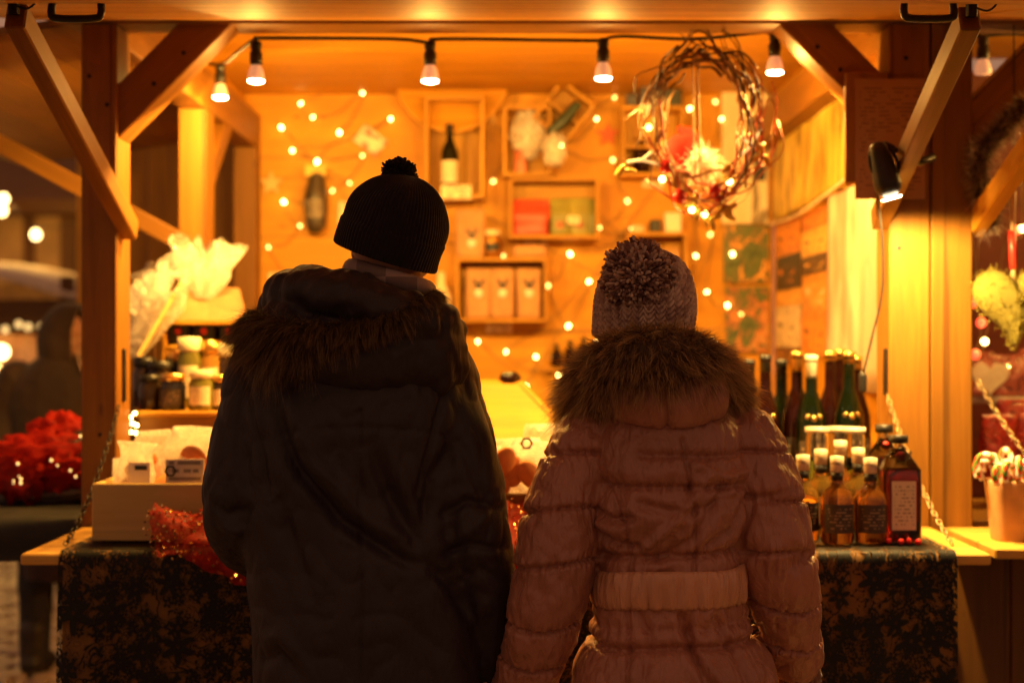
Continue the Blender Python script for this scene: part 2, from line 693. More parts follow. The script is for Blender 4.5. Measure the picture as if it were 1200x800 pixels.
# counters: inner boards and the hinged flap outside
for k in range(4):
    board('counter_board', -1.095, 1.048, 4.115 + k * .135, 4.115 + k * .135 + .132, 0.918, 0.945, M['counter'], stall)
for k in range(4):
    board('counter_flap_board', -1.195, 1.165, 3.455 + k * .128, 3.455 + k * .128 + .125, 0.917, 0.944, M['counter'], stall, along=0)
# raised shutter over the customers
def shutter(parent, x0, x1, handles=()):
    sh = thing('tmp', '', '', ((x0 + x1) / 2, 3.95, 2.35)); sh.name = 'shutter'
    del sh['label'], sh['category']
    adopt(sh, parent)
    ang = math.atan2(0.195, 1.05)
    R = Matrix.Translation((0, 3.955, 2.352)) @ Matrix.Rotation(ang, 4, 'X')
    for k in range(8):
        board('board', x0, x1, -0.178 * (k + 1) + .0015, -0.178 * k, 0.0, 0.022, M['pine'], sh, bev=0.002, along=0, M=R)
    for hx in handles:
        c = R @ Vector((hx, -0.915, 0))
        path = crom([(hx - .052, c.y, c.z + .002), (hx - .053, c.y - .004, c.z - .022), (hx - .04, c.y - .006, c.z - .033), (hx + .04, c.y - .006, c.z - .033), (hx + .053, c.y - .004, c.z - .022), (hx + .052, c.y, c.z + .002)], 5)
        mk('handle', tube(path, 0.0085, 8), M['black'], sh, True)
    return sh
shutter(stall, -1.36, 1.168, (-0.935, 0.895))
for hx in ((-1.085, 4.04, 1.775, -1.075, 3.08, 2.165), (1.032, 4.0, 1.80, 0.998, 3.10, 2.165)):
    s = beam('strut', hx[:3], hx[3:], 0.045, 0.062, T, stall)
    tp = Vector(hx[3:])
    mk('hook', join([tube([tp + Vector((0, -.01, .0)), tp + Vector((0, -.012, .03)), tp + Vector((0, -.012, .06))], .013, 8),
                     tube(crom([tp + Vector((.0, -.02, .02)), tp + Vector((.03, -.02, .01)), tp + Vector((.05, -.02, .025)), tp + Vector((.04, -.02, .05))], 4), .0025, 5)]), M['iron'], s)
board('hasp', -1.1025, -1.096, 4.02, 4.045, 1.29, 1.44, M['iron'], stall, bev=.002)
board('hasp', 1.046, 1.0525, 3.985, 4.01, 1.31, 1.44, M['iron'], stall, bev=.002)
for (x, z_) in ((-1.155, 1.90), (-1.15, 1.2), (1.11, 1.15), (1.1, 2.25), (-1.18, 2.20), (-1.13, 2.12), (-1.17, 1.02), (1.13, 1.02), (1.08, 1.72)):
    mk('screw', ellipsoid((x, 3.9695, z_), (.0065, .002, .0065), 10, 6), M['iron'], stall)
for px_, py_ in ((215, 62), (180, 98), (958, 55), (985, 82)):
    p_ = P(px_, py_, 3.982)
    mk('screw', ellipsoid(p_, (.0065, .003, .0065), 10, 6), M['iron'], stall)
# side shutter on the left, propped by its own strut
ss = thing('tmp', '', '', (-1.22, 5.1, 2.35)); ss.name = 'side_shutter'
del ss['label'], ss['category']
adopt(ss, stall)
R = Matrix.Translation((-1.215, 0, 2.352)) @ Matrix.Rotation(-0.135, 4, 'Y')
for k in range(5):
    board('board', -0.188 * (k + 1) + .0015, -0.188 * k, 4.0, 6.2, 0.0, 0.022, M['timber'], ss, bev=.002, along=1, M=R)
beam('strut', (-1.12, 5.10, 1.78), (-1.97, 5.10, 2.24), 0.045, 0.062, T, stall)
# side counter flap with a dark cloth
board('side_counter_flap', -1.86, -1.21, 4.15, 5.9, 0.917, 0.944, M['counter'], stall, along=1)

# ------------------------------------------------------------------ neighbour stall on the right
nb = thing('market_stall', 'neighbouring wooden stall with red goods, moss heart and candy canes', 'market stall', (2.3, 5.1, 0))
board('post', 1.171, 1.286, 3.97, 4.11, 0, 2.346, T, nb)
board('post', 3.3, 3.41, 3.97, 4.11, 0, 2.346, T, nb)
board('header_beam', 1.171, 3.42, 3.972, 4.108, 2.347, 2.50, T, nb)
beam('brace', P(1122, 162, 4.04), P(1262, 22, 4.04), 0.115, 0.108, T, nb)
beam('strut', (1.305, 4.02, 1.78), (1.325, 3.08, 2.17), 0.045, 0.062, M['pine'], nb)
shutter(nb, 1.19, 3.4, (1.62,))
redwood = wood('red_painted_wood', (0.11, 0.02, 0.012), (0.2, 0.04, 0.02))
board('side_wall', 1.18, 1.20, 4.115, 5.5, 0.0, 2.346, redwood, nb, along=1)
board('back_wall', 1.21, 3.4, 5.48, 5.5, 0, 2.5, redwood, nb, along=0)
board('side_wall', 3.38, 3.40, 4.115, 5.47, 0, 2.5, redwood, nb, along=1)
board('ceiling', 1.172, 3.4, 4.0, 5.5, 2.55, 2.57, M['ply'], nb, along=0)
board('roof', 1.18, 3.5, 3.9, 5.7, 2.60, 2.64, M['oldwood'], nb, along=0)
for k in range(3):
    board('counter_board', 1.21, 3.35, 4.115 + k * .19, 4.115 + k * .19 + .187, 0.917, 0.944, M['counter'], nb)
for k, (xa, ya) in enumerate(((1.21, 3.56), (1.21, 3.70), (1.21, 3.84))):
    board('counter_flap_board', xa, 3.35, ya, ya + 0.134, 0.915, 0.942, M['counter'], nb, along=0)
board('counter_edge', 1.335, 3.35, 3.52, 3.557, 0.905, 0.955, M['oldwood'], nb, along=0)
x = 1.20
while x < 3.2:
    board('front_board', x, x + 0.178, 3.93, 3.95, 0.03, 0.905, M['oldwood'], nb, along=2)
    x += 0.18
board('shelf', 1.215, 3.3, 4.72, 4.90, 1.255, 1.275, plain('white_shelf', (0.55, 0.52, 0.5), 0.5), nb, along=0)

# ------------------------------------------------------------------ dark hut behind, left
hut = thing('wooden_hut', 'dark brown unlit hut wall seen through the open side of the stall', 'hut', (-1.7, 8.2, 0))
x = -2.45
while x < 0.2:
    board('board', x, x + 0.195, 8.0, 8.025 + random.uniform(0, .006), 0.0, 2.72, M['pine'], hut, along=2)
    x += 0.2
beam('roof', (-2.6, 8.3, 2.80), (0.3, 8.3, 2.80), 1.0, 0.06, M['oldwood'], hut)
board('side_wall', -2.45, -2.42, 8.03, 9.6, 0, 2.72, M['oldwood'], hut, along=1)

# ------------------------------------------------------------------ far stall with a pale awning
fs = thing('market_stall', 'far lit stall under a pale curved awning beyond the hooded passer-by', 'market stall', (-4.7, 12.3, 0))
cream = plain('cream_panel', (0.62, 0.50, 0.34), 0.6)
board('post', -3.72, -3.62, 11.7, 11.8, 0, 2.0, M['oldwood'], fs)
board('post', -5.9, -5.8, 11.7, 11.8, 0, 2.0, M['oldwood'], fs)
board('back_wall', -5.9, -3.62, 13.2, 13.25, 0, 2.0, cream, fs)
board('counter', -5.8, -3.72, 11.6, 12.1, 0.80, 0.90, M['timber'], fs)
board('eave', -6.0, -3.5, 11.5, 11.6, 1.52, 1.80, M['oldwood'], fs)
aw = []
for j in range(2):
    for k in range(13):
        t = k / 12
        aw.append((-6.2 + 2.75 * t, 11.45 + j * 1.8, 1.80 + 0.28 * math.sin(PI * min(1, t * 1.02)) + .12 * j))
o = mk('awning', (np.array(aw), [(k, k + 1, 13 + k + 1, 13 + k) for k in range(12)]), plain('awning_cloth', (0.62, 0.5, 0.36), 0.7), fs, True)
so = o.modifiers.new('thick', 'SOLIDIFY'); so.thickness = 0.02
for i, (px, py, rr, c) in enumerate(((8, 405, .16, (0.75, 0.45, 0.25)), (33, 415, .13, (0.8, 0.5, 0.3)), (18, 440, .12, (0.7, 0.6, 0.5)), (40, 446, .1, (.6, .3, .2)))):
    pt = P(px, py, 12.4)
    mk('hanging_goods', ellipsoid(pt, (rr, rr * .7, rr * 1.5), 10, 8), plain('goods%d' % i, c, 0.6), fs, True)
bl = P(30, 398, 12.0)


def lamp(name, loc, watts, parent, color=WARM, radius=0.03, kind='POINT', **kw):
    d = bpy.data.lights.new(name, kind)
    d.energy = watts
    d.color = color
    d.shadow_soft_size = radius
    for k, v in kw.items():
        setattr(d, k, v)
    o = bpy.data.objects.new(name, d)
    COL.objects.link(o)
    o.location = loc
    return adopt(o, parent)


for px, py in ((2, 412), (4, 437)):
    p = P(px, py, 11.9)
    mk('lamp_bulb', ellipsoid(p, (.06, .06, .06), 12, 8), M['farbulb'], fs, True)
    lamp('lamp_light', p + Vector((0, -.1, 0)), 16, fs)
bm_ = mk('light_wire', tube(crom([P(-40, 376, 11.3), P(10, 384, 11.3), P(60, 382, 11.3), P(110, 372, 11.3)], 6), 0.006, 5), M['cable'], fs)
for px, py in ((6, 386), (22, 380), (33, 383), (49, 383), (-12, 383)):
    mk('lamp_bulb', ellipsoid(P(px, py, 11.3), (.028, .028, .028), 10, 8), M['dimbulb'], fs, True)

# far house behind
fh = thing('timber_house', 'brown plastered house with dark timber strips far beyond the stalls', 'house', (-6.5, 17.3, 0))
tan = plain('tan_plaster', (0.42, 0.26, 0.11), 0.8, 0, 0.2, 2.0)
board('wall', -9.5, -1.5, 17.0, 17.2, 0, 2.95, tan, fh)
board('eave_beam', -9.7, -1.3, 16.6, 17.0, 2.95, 3.12, M['oldwood'], fh)
beam('roof', (-9.8, 17.6, 3.7), (-1.2, 17.6, 3.7), 2.2, 0.1, M['oldwood'], fh, up=(0, -.6, .8))
for px in (35, 78, 92, 130, 170):
    c = P(px, 300, 17.0)
    board('timber_strip', c.x - .07, c.x + .07, 16.96, 16.998, 0.0, 2.948, M['oldwood'], fh)
lc = P(42, 275, 14.0)
fl = thing('festoon_light', 'strand of round bulbs hanging far off before the brown house', 'lights', lc)
mk('wire', tube(crom([P(-60, 215, 14), P(4, 233, 14), P(42, 266, 14), P(110, 255, 14), P(180, 225, 14)], 6), .006, 5), M['cable'], fl)
for px, py in ((42, 275), (4, 233), (2, 247)):
    p = P(px, py, 14.0)
    mk('bulb', ellipsoid(p, (.045, .045, .05), 12, 8), M['farbulb'], fl, True)
    lamp('bulb_light', p + Vector((0, .08, 0)), 60, fl)

# ================================================================== LIGHTS OF THE STALL
fest = thing('festoon_light', 'black cable of reflector bulbs strung under the front beam of the stall', 'lights', (0, 4.16, 2.3))
bulbs = [(258, 92, 4.86), (300, 66, 4.16), (504, 66, 4.16), (707, 63, 4.16), (908, 56, 4.16)]
cab = [P(150, 60, 5.6), P(205, 66, 5.2), P(255, 76, 4.86), P(278, 62, 4.45), P(298, 47, 4.17), P(315, 45, 4.16), P(460, 46, 4.16), P(502, 50, 4.16), P(520, 46, 4.16), P(690, 48, 4.16), P(706, 47, 4.16), P(730, 43, 4.16), P(815, 46, 4.16), P(893, 38, 4.16), P(908, 40, 4.16), P(980, 36, 4.17), P(1040, 40, 4.2)]
mk('cable', tube(crom(cab, 6), 0.006, 7), M['cable'], fest, True)
REFL = [(0.0, 0.0), (.0215, .0), (.0215, .006), (.026, .004), (.027, .010), (.022, .030), (.015, .045), (.012, .052)]
for i, (px, py, D) in enumerate(bulbs):
    top = P(px, py - 18, D)
    mk('socket', lathe([(.010, .0), (.017, -.004), (.017, -.022), (.014, -.03), (.019, -.036), (.019, -.062), (.016, -.072)], 14, top), M['black'], fest, True)
    bc = top + Vector((0, 0, -.118))
    b_o = mk('bulb', lathe([(.0245, .002), (.0255, .010), (.021, .030), (.0145, .045), (.0125, .056)], 16, bc), M['neck'], fest, True)
    mk('bulb_face', ellipsoid(bc, (.0245, .0245, .006), 16, 8), M['bulb'], b_o, True)
    sp_ = lamp('bulb_light', bc + Vector((0, 0, -.012)), BULB_W * (1.0 if i else .6), b_o, radius=0.02, kind='SPOT', spot_size=math.radians(180), spot_blend=0.12)
    sp_.rotation_euler = Vector((.0 if i else .3, .62, -1)).to_track_quat('-Z', 'Y').to_euler()
    lamp('bulb_glow', bc + Vector((0, 0, -.018)), BULB_W * .075, b_o, radius=0.012)

# neighbour's festoon bulb
f2 = thing('festoon_light', 'bulb on black cable behind the brace of the neighbouring stall', 'lights', (1.5, 4.3, 2.3))
mk('cable', tube(crom([P(1139, 40, 4.3), P(1152, 42, 4.3), P(1190, 40, 4.3), P(1260, 44, 4.3), P(1500, 40, 4.3)], 6), .006, 7), M['cable'], f2, True)
for px in (1152, 1340, 1520):
    top = P(px, 42, 4.3)
    mk('socket', lathe([(.010, .0), (.017, -.004), (.017, -.022), (.014, -.03), (.019, -.036), (.019, -.062), (.016, -.072)], 14, top), M['black'], f2, True)
    bc = top + Vector((0, 0, -.118))
    b_o = mk('bulb', lathe([(.0245, .002), (.0255, .010), (.021, .030), (.0145, .045), (.0125, .056)], 16, bc), M['neck'], f2, True)
    if px != 1152:
        mk('bulb_face', ellipsoid(bc, (.0245, .0245, .006), 16, 8), M['bulb'], b_o, True)
        lamp('bulb_light', bc + Vector((0, 0, -.018)), 24, b_o, radius=.012)

# fairy lights pinned to the back wall
fairy = thing('fairy_lights', 'strand of tiny warm fairy lights pinned zigzag across the back wall', 'lights', (0, 6.24, 1.5))
fl_px = [(320, 104), (388, 90), (353, 122), (367, 138), (425, 110), (398, 156), (458, 140), (343, 177), (425, 183), (390, 224), (333, 237), (352, 265), (315, 290), (350, 330), (440, 300),
         (516, 330), (535, 462), (575, 135), (578, 213), (612, 96), (683, 97), (699, 140), (658, 171), (718, 188), (735, 236), (702, 267), (740, 268), (668, 298), (642, 335), (666, 382),
         (690, 330), (593, 412), (628, 418), (616, 453), (776, 210), (832, 275), (828, 342), (852, 358), (868, 368), (858, 298), (888, 96), (838, 120), (858, 222), (780, 410), (835, 400), (560, 250), (590, 300), (505, 260), (720, 115), (760, 150), (808, 128), (815, 300), (800, 375), (700, 400), (655, 440), (560, 400), (330, 150), (410, 215), (372, 190), (440, 95), (520, 100), (790, 320), (845, 140)]
wp = [P(px, py, 6.235) for px, py in fl_px]
path = []
for i, p in enumerate(wp):
    path.append(p + Vector((0, .004, .006)))
    if i + 1 < len(wp):
        q = wp[i + 1]
        if (q - p).length < 0.9:
            path.append((p + q) / 2 + Vector((0, .006, -.03)))
mk('wire', tube(crom(path, 4), 0.0020, 5), M['wire'], fairy)
fb = mesh('bulb', *ellipsoid((0, 0, 0), (.0075, .0075, .0095), 10, 7), True)
fb.materials.append(M['fairy'])
fb2 = fb.copy(); fb2.materials.clear(); fb2.materials.append(M['fairy_dim'])
for p in wp:
    k_ = random.uniform(.7, 1.2)
    link('bulb', fb2 if random.random() < .33 else fb, None, fairy, Matrix.Translation(p + Vector((0, -.012, 0))) @ Matrix.Rotation(random.uniform(-1, 1), 4, 'Y') @ Matrix.Scale(k_, 4))

# clamp lamp on the right strut
cl = thing('clamp_lamp', 'small black clamp lamp on the right strut shining down on the post', 'lamp', P(1072, 185, 3.72))
pt = P(1072, 186, 3.715)
mk('clamp', join([tube([P(1052, 192, 3.70), P(1062, 182, 3.70), P(1078, 190, 3.72), P(1094, 184, 3.74)], .011, 8), tube([P(1064, 170, 3.70), P(1066, 200, 3.70)], .012, 8),
                  tube([P(1052, 178, 3.68), P(1046, 172, 3.68), P(1036, 168, 3.68)], .007, 8)]), M['black'], cl, True)
h0, h1 = P(1030, 178, 3.66), P(1042, 222, 3.66)
ax = (h1 - h0).normalized()
hd = mk('lamp_head', rtube([h0, h0 + (h1 - h0) * .3, h0 + (h1 - h0) * .85], [.026, .03, .036], 4, 16), M['black'], cl, True)
mk('bracket', join([tube(crom([P(1040, 168, 3.66), P(1052, 190, 3.66), P(1052, 205, 3.66), P(1046, 212, 3.66)], 4), .005, 6), tube(crom([P(1036, 168, 3.66), P(1020, 178, 3.66), P(1022, 200, 3.66), P(1034, 212, 3.66)], 4), .005, 6)]), M['iron'], cl, True)
R = ax.to_track_quat('Z', 'Y').to_matrix()
mk('lens', xf(lathe([(.0, .004), (.024, .004), (.027, 0)], 16), Matrix.Translation(h0 + (h1 - h0) * .85 + ax * .037) @ R.to_4x4()), glow('lamp_lens', (1, .82, .5), 25), hd, True)
aim = Vector((0.16, 0.30, -1)).normalized()
lo = lamp('lamp_light', h1 + ax * .03, CLAMP_W, hd, (1, .60, .17), .02, 'SPOT', spot_size=math.radians(145), spot_blend=0.35)
lo.rotation_euler = aim.to_track_quat('-Z', 'Y').to_euler()
mk('cable', tube(crom([P(1036, 172, 3.68), P(1028, 215, 3.72), P(1034, 280, 3.85), P(1034, 340, 3.9), P(1022, 395, 3.92), P(1012, 436, 3.93)], 6), .0035, 6), M['cable'], cl, True)
mk('plug', rtube([P(1011, 440, 3.93), P(1011, 456, 3.93)], [.011, .011], 3, 10), M['black'], cl, True)

# ================================================================== GOODS ON THE BACK WALL
def crate(px0, py0, px1, py1, label, D=6.07, depth=0.165, th=0.013, rot=0.0, shelf=None, back=True, group='wall crates'):
    a, c = P(px0, py1, D), P(px1, py0, D)
    w, h = c.x - a.x, c.z - a.z
    e = thing('wooden_crate', label, 'crate', ((a.x + c.x) / 2, D + depth / 2, a.z), group)
    Mx = Matrix.Translation(((a.x + c.x) / 2, D + depth / 2, (a.z + c.z) / 2)) @ Matrix.Rotation(rot, 4, 'Y')
    hw, hh, hd_ = w / 2, h / 2, depth / 2
    m = M['crate']
    board('bottom_board', -hw, hw, -hd_, hd_, -hh, -hh + th, m, e, .002, 0, Mx)
    board('top_board', -hw, hw, -hd_, hd_, hh - th, hh, m, e, .002, 0, Mx)
    board('side_board', -hw, -hw + th, -hd_ + .001, hd_ - .001, -hh + th, hh - th, m, e, .002, 2, Mx)
    board('side_board', hw - th, hw, -hd_ + .001, hd_ - .001, -hh + th, hh - th, m, e, .002, 2, Mx)
    if back:
        nb_ = max(2, round((h - 2 * th) / 0.11)) if w > h else max(2, round((w - 2 * th) / 0.09))
        for k in range(nb_):
            if w > h:
                s = (h - 2 * th) / nb_
                board('back_board', -hw + th, hw - th, hd_ - .010, hd_ - .001, -hh + th + k * s + .004, -hh + th + (k + 1) * s - .004, m, e, .001, 0, Mx)
            else:
                s = (w - 2 * th) / nb_
                board('back_board', -hw + th + k * s + .004, -hw + th + (k + 1) * s - .004, hd_ - .010, hd_ - .001, -hh + th, hh - th, m, e, .001, 2, Mx)
    if shelf is not None:
        board('divider', -hw + th, hw - th, -hd_ + .004, hd_ - .012, shelf * h - hh, shelf * h - hh + .01, m, e, .001, 0, Mx)
    return e


WINE = [(.0, 0), (.036, 0), (.038, .006), (.038, .165), (.036, .185), (.024, .215), (.0155, .232), (.0140, .285), (.0160, .287), (.0160, .298), (.0, .299)]
M['green_glass'] = glass('dark_green_glass', (0.003, 0.0065, 0.002), 0.08, 0.06)
M['red_glass'] = glass('dark_wine_glass', (0.014, 0.003, 0.002), 0.08, 0.12)
M['clear'] = glass('clear_glass', (0.95, 0.95, 0.92), 0.03)
M['gold'] = plain('gold_foil', (0.75, 0.45, 0.12), 0.28, 0.9)
M['cream_foil'] = plain('cream_foil', (0.85, 0.72, 0.5), 0.4)
M['label_w'] = printed('cream_label', (0.8, 0.7, 0.5), (0.42, 0.32, 0.2), 13, 9, .5)
M['label_k'] = printed('dark_label', (0.05, 0.035, 0.025), (0.32, 0.22, 0.13), 9, 7, .5)
M['label_g'] = printed('grey_label', (0.55, 0.5, 0.46), (0.2, 0.17, 0.15), 3, 6, .6)
M['card'] = printed('price_card', (0.85, 0.72, 0.48), (0.25, 0.12, 0.06), 4, 5, .55)


def wine_bottle(p, label, h=0.30, glassm='green_glass', foil='gold', lab='label_w', foil_h=.065, medal=False, s=1.0, prof=WINE, group=None, name='wine_bottle'):
    """p is the centre of its base"""
    k = h / .299
    pr = [(r * s, z_ * k) for r, z_ in prof]
    e = thing(name, label, 'bottle', p, group)
    mk('glass', lathe(pr, 22, p), M[glassm], e, True)
    top = pr[-1][1]
    if foil:
        rn = pr[-4][0]
        mk('foil_cap', lathe([(rn + .0008, top - foil_h), (rn + .0012, top - .016), (rn + .003, top - .014), (rn + .003, top), (.0, top + .0012)], 18, p), M[foil], e, True)
    if lab:
        rb = pr[2][0] + .0006
        mk('label', lathe([(rb, pr[3][1] * .30), (rb, pr[3][1] * .86)], 14, p, PI * 1.5 - 1.15, PI * 1.5 + 1.15), M[lab], e, True)
    if medal:
        rb = pr[2][0] * .93
        z_ = pr[4][1]
        for dx in (-.016, 0, .016):
            mk('medal', ellipsoid((p[0] + dx, p[1] - rb * (.99 if dx == 0 else .86), p[2] + z_ - (0.004 if dx == 0 else 0)), (.009, .003, .009), 10, 6), M['gold'], e, True)
    return e


# crate 1: single bottle
crate(498, 113, 567, 231, 'upright crate holding one green bottle above a price card', depth=.18)
p = P(527, 222, 6.12); p.z = P(0, 228, 6.07).z + 0.0005 + .002
wine_bottle(p, 'dark green wine bottle standing alone in an upright wall crate', .305, 'green_glass', 'black', 'label_w')
o = mk('price_card', box(*[f(P(517, 232, 6.05).x, P(552, 232, 6.05).x)[i] for f in (lambda a, b: (a, b),) for i in (0, 1)], 6.053, 6.056, P(0, 233, 6.05).z, P(0, 217, 6.05).z), M['card'])
tag(o, 'cream price card on the lower edge of the single bottle crate', 'card')
# crate 2: cellophane goods
crate(590, 124, 646, 206, 'tall crate filled with crinkled shiny film, left of the diamond crate', depth=.17)
M['film'] = film('clear_film', alpha=.4)
M['film_b'] = film('packet_film', (0.96, 0.93, 0.90), .78, .12, 30.0, .65)
M['film_w'] = film('white_film', (0.95, 0.92, 0.88), .8, .12, 22.0, .55)


def crumple(c, r, seed, amp=.28, n=22, m=14, fr=3.0, top=None):
    V, F = ellipsoid((0, 0, 0), (1, 1, 1), n, m)
    k = vnoise(V, fr, seed * 7.1) + .6 * vnoise(V, fr * 2.3, seed * 3.3 + 9)
    V = V * (1 + amp * k)[:, None]
    if top:
        w = sstep(.2, 1.2, V[:, 2])
        V[:, :2] *= (1 - w * .55)[:, None]
        V[:, 2] *= 1 + w * top
    return V * np.array(r) + np.array(c), F


def bag(name, c, w, d, h, mat, label, cat='bag', seed=1, emblem=None, group=None, pinch=.5, amp=.05, rot=0.0):
    """soft packet standing on c with a pinched top; an emblem may be printed on its front"""
    n, m = 20, 12
    V, F = [], []
    for i in range(m):
        t = i / (m - 1)
        dd = d * (1 - (1 - .12) * sstep(pinch, 1.0, np.array(t)))
        ww = w * (1 + .05 * math.sin(t * 3))
        for k in range(n):
            a = 2 * PI * k / n
            ca, sa = math.cos(a), math.sin(a)
            q = .45
            V.append((ww / 2 * np.sign(ca) * abs(ca) ** q, dd / 2 * np.sign(sa) * abs(sa) ** q, h * t))
    V = np.array(V)
    V += (amp * w) * np.stack([vnoise(V, 14, seed), vnoise(V, 14, seed + 5), .4 * vnoise(V, 14, seed + 9)], 1) * sstep(0, .12, V[:, 2] / h)[:, None]
    F = [(i * n + k, i * n + (k + 1) % n, (i + 1) * n + (k + 1) % n, (i + 1) * n + k) for i in range(m - 1) for k in range(n)]
    F.append(tuple(range(n - 1, -1, -1))); F.append(tuple(range((m - 1) * n, m * n)))
    V, F = xf((V, F), Matrix.Translation(Vector(c)) @ Matrix.Rotation(rot, 4, 'Z'))
    o = mk(name, (V, F), mat, None, True)
    tag(o, label, cat, group)
    return o


M['ink'] = plain('black_ink', (0.015, 0.013, 0.012), 0.5)
M['kraft'] = plain('kraft_paper', (0.50, 0.27, 0.12), 0.7, 0, .15, 20, .2)
M['white'] = plain('white_paper', (0.82, 0.76, 0.66), 0.55, 0, .08)


def flatpoly(pts, y, th=.002):
    n = len(pts)
    V = [(x, y, z_) for x, z_ in pts] + [(x, y + th, z_) for x, z_ in pts]
    F = [tuple(range(n)), tuple(range(2 * n - 1, n - 1, -1))] + [(i, n + i, n + (i + 1) % n, (i + 1) % n) for i in range(n)]
    return np.array(V, dtype=float), F


def crest(c, s, y, parent):
    """black stag-like mark with a pale shield under it"""
    out = []
    for sg in (-1, 1):
        out.append(flatpoly([(c[0] + sg * s * a_, c[2] + s * b_) for a_, b_ in ((0, .0), (.35, .5), (.28, .95), (.55, .55), (.95, .85), (.7, .3), (.4, -.1), (.3, -.6), (0, -.8))], y))
    mk('emblem', join(out), M['ink'], parent)
    mk('shield', ellipsoid((c[0], y, c[2] - s * 1.25), (s * .62, .002, s * .62), 12, 6), M['white'], parent, True)


def hexring(c, s, y, parent):
    P_ = []
    for r in (s, s * .62):
        P_.append([(c[0] + r * math.cos(PI / 3 * k), c[2] + r * math.sin(PI / 3 * k)) for k in range(6)])
    V = [(x, y, z_) for x, z_ in P_[0] + P_[1]]
    F = [(k, (k + 1) % 6, 6 + (k + 1) % 6, 6 + k) for k in range(6)]
    mk('emblem', (np.array(V), F), M['ink'], parent)


o = mk('gift_wrap', crumple(P(619, 158, 6.13), (.072, .055, .105), 1, .35, 26, 18, 3.5), M['film'], None, True)
tag(o, 'crinkled clear film bundle glittering inside the tall wall crate', 'gift')
c0 = P(610, 204, 6.15)
o = bag('sweet_packet', (c0.x, c0.y, P(0, 203, 6.07).z + .001), .05, .04, .12, plain('pink_red_packet', (0.6, .16, .08), .5), 'red packet half hidden under the film bundle in the tall crate', 'packet', 4)
o = mk('gift_wrap', crumple(P(650, 175, 6.02), (.05, .03, .07), 6, .4, 22, 16, 4), M['film'], None, True)
tag(o, 'trailing tuft of clear film below the diamond hung crate', 'gift')
# diamond crate
crate(636, 102, 686, 158, 'small crate hung on its corner like a diamond', depth=.12, rot=math.radians(38), shelf=.45)
o = mk('sausage', rtube([P(647, 153, 6.06), P(660, 142, 6.06), P(676, 124, 6.06)], [.022, .027, .02], 4, 12), plain('dark_jar', (.03, .05, .03), .35), None, True)
tag(o, 'dark jar lying aslant in the diamond hung crate', 'jar')
# crate 3: red and green packets
crate(597, 208, 702, 279, 'wide crate holding a red packet and green packets', depth=.17)
zb = P(0, 275, 6.07).z + .0005
for i, (px, w, h, m_, lb) in enumerate(((622, .155, .155, plain('red_packet', (.5, .06, .03), .4), 'broad red packet standing in the wide crate of packets'),
                                        (656, .082, .16, plain('green_packet', (.26, .25, .05), .45), 'green packet next to the red packet in the wide crate'),
                                        (679, .085, .165, plain('green_packet2', (.28, .26, .05), .45), 'tallest green packet in the wide crate, right of another green one'),
                                        (694, .035, .16, plain('olive_packet', (.14, .14, .03), .45), 'narrow dark olive packet at the end of the wide crate'))):
    pp = P(px, 0, 6.13)
    o = bag('sweet_packet', (pp.x, 6.125 + .005 * i, zb), w, .05, h, m_, lb, 'packet', i + 11)
    if i in (1, 2):
        mk('seal', ellipsoid((pp.x, 6.098 + .005 * i, zb + .045), (.016, .002, .016), 10, 6), plain('red_seal%d' % i, (.5, .12, .04), .5), o, True)
# crate 4: three kraft bags
crate(534, 302, 641, 377, 'wide crate holding three kraft bags with black emblems', depth=.17)
zb = P(0, 373, 6.07).z + .0005
for i, px in enumerate((560, 588, 619)):
    pp = P(px, 0, 6.12)
    o = bag('paper_bag', (pp.x + .002, 6.115, zb), .10, .06, .215, M['kraft'], ['kraft bag with black emblem at the crate end nearest the beanie', 'kraft bag with black emblem between two others in the crate', 'kraft bag with black emblem at the crate end nearest the bobble hat'][i], 'bag', i + 21, group='kraft bags in a crate', amp=.02)
    crest((pp.x + .004, 0, zb + .145), .030, 6.078, o)
zt = P(0, 302, 6.07).z
o = bag('paper_bag', (P(551, 0, 6.1).x, 6.12, zt + .001), .12, .07, .21, M['kraft'], 'kraft bag with black emblem standing on top of a crate', 'bag', 31, amp=.02)
crest((P(553, 0, 6.1).x, 0, zt + .10), .030, 6.078, o)
e = thing('jar', 'small round glass jar beside the kraft bag on a crate', 'jar', (P(577, 0, 6.1).x, 6.12, zt))
mk('glass', lathe([(0, .001), (.03, .001), (.042, .03), (.042, .06), (.03, .085), (.03, .1)], 18, (P(577, 0, 6.1).x, 6.12, zt)), M['gold'], e, True)
mk('lid', lathe([(.032, .1), (.033, .102), (.033, .12), (0, .121)], 18, (P(577, 0, 6.1).x, 6.12, zt)), M['cream_foil'], e, True)
mk('label', lathe([(.0428, .03), (.0428, .065)], 10, (P(577, 0, 6.1).x, 6.12, zt), PI * 1.5 - .8, PI * 1.5 + .8), M['ink'], e, True)
o = link('gift_box', bbox_me(.145, .09, .055, .012), M['kraft'], None, Matrix.Translation((P(621, 0, 6.1).x, 6.12, zt + .0285)))
tag(o, 'low tan cardboard box lying on the crate of kraft bags', 'box')
e = thing('bottle', 'pale squat bottle half hidden beside the brown crate of kraft bags', 'bottle', P(517, 384, 6.16))
pb = P(517, 384, 6.16)
mk('glass', lathe([(0, 0), (.045, 0), (.05, .01), (.05, .13), (.03, .17), (.018, .19), (.018, .24), (0, .241)], 18, pb), plain('milky_glass', (.75, .62, .42), .2), e, True)
mk('bracket_shelf', box(pb.x - .06, pb.x + .06, 6.1, 6.255, pb.z - .015, pb.z - .001), M['crate'], e)
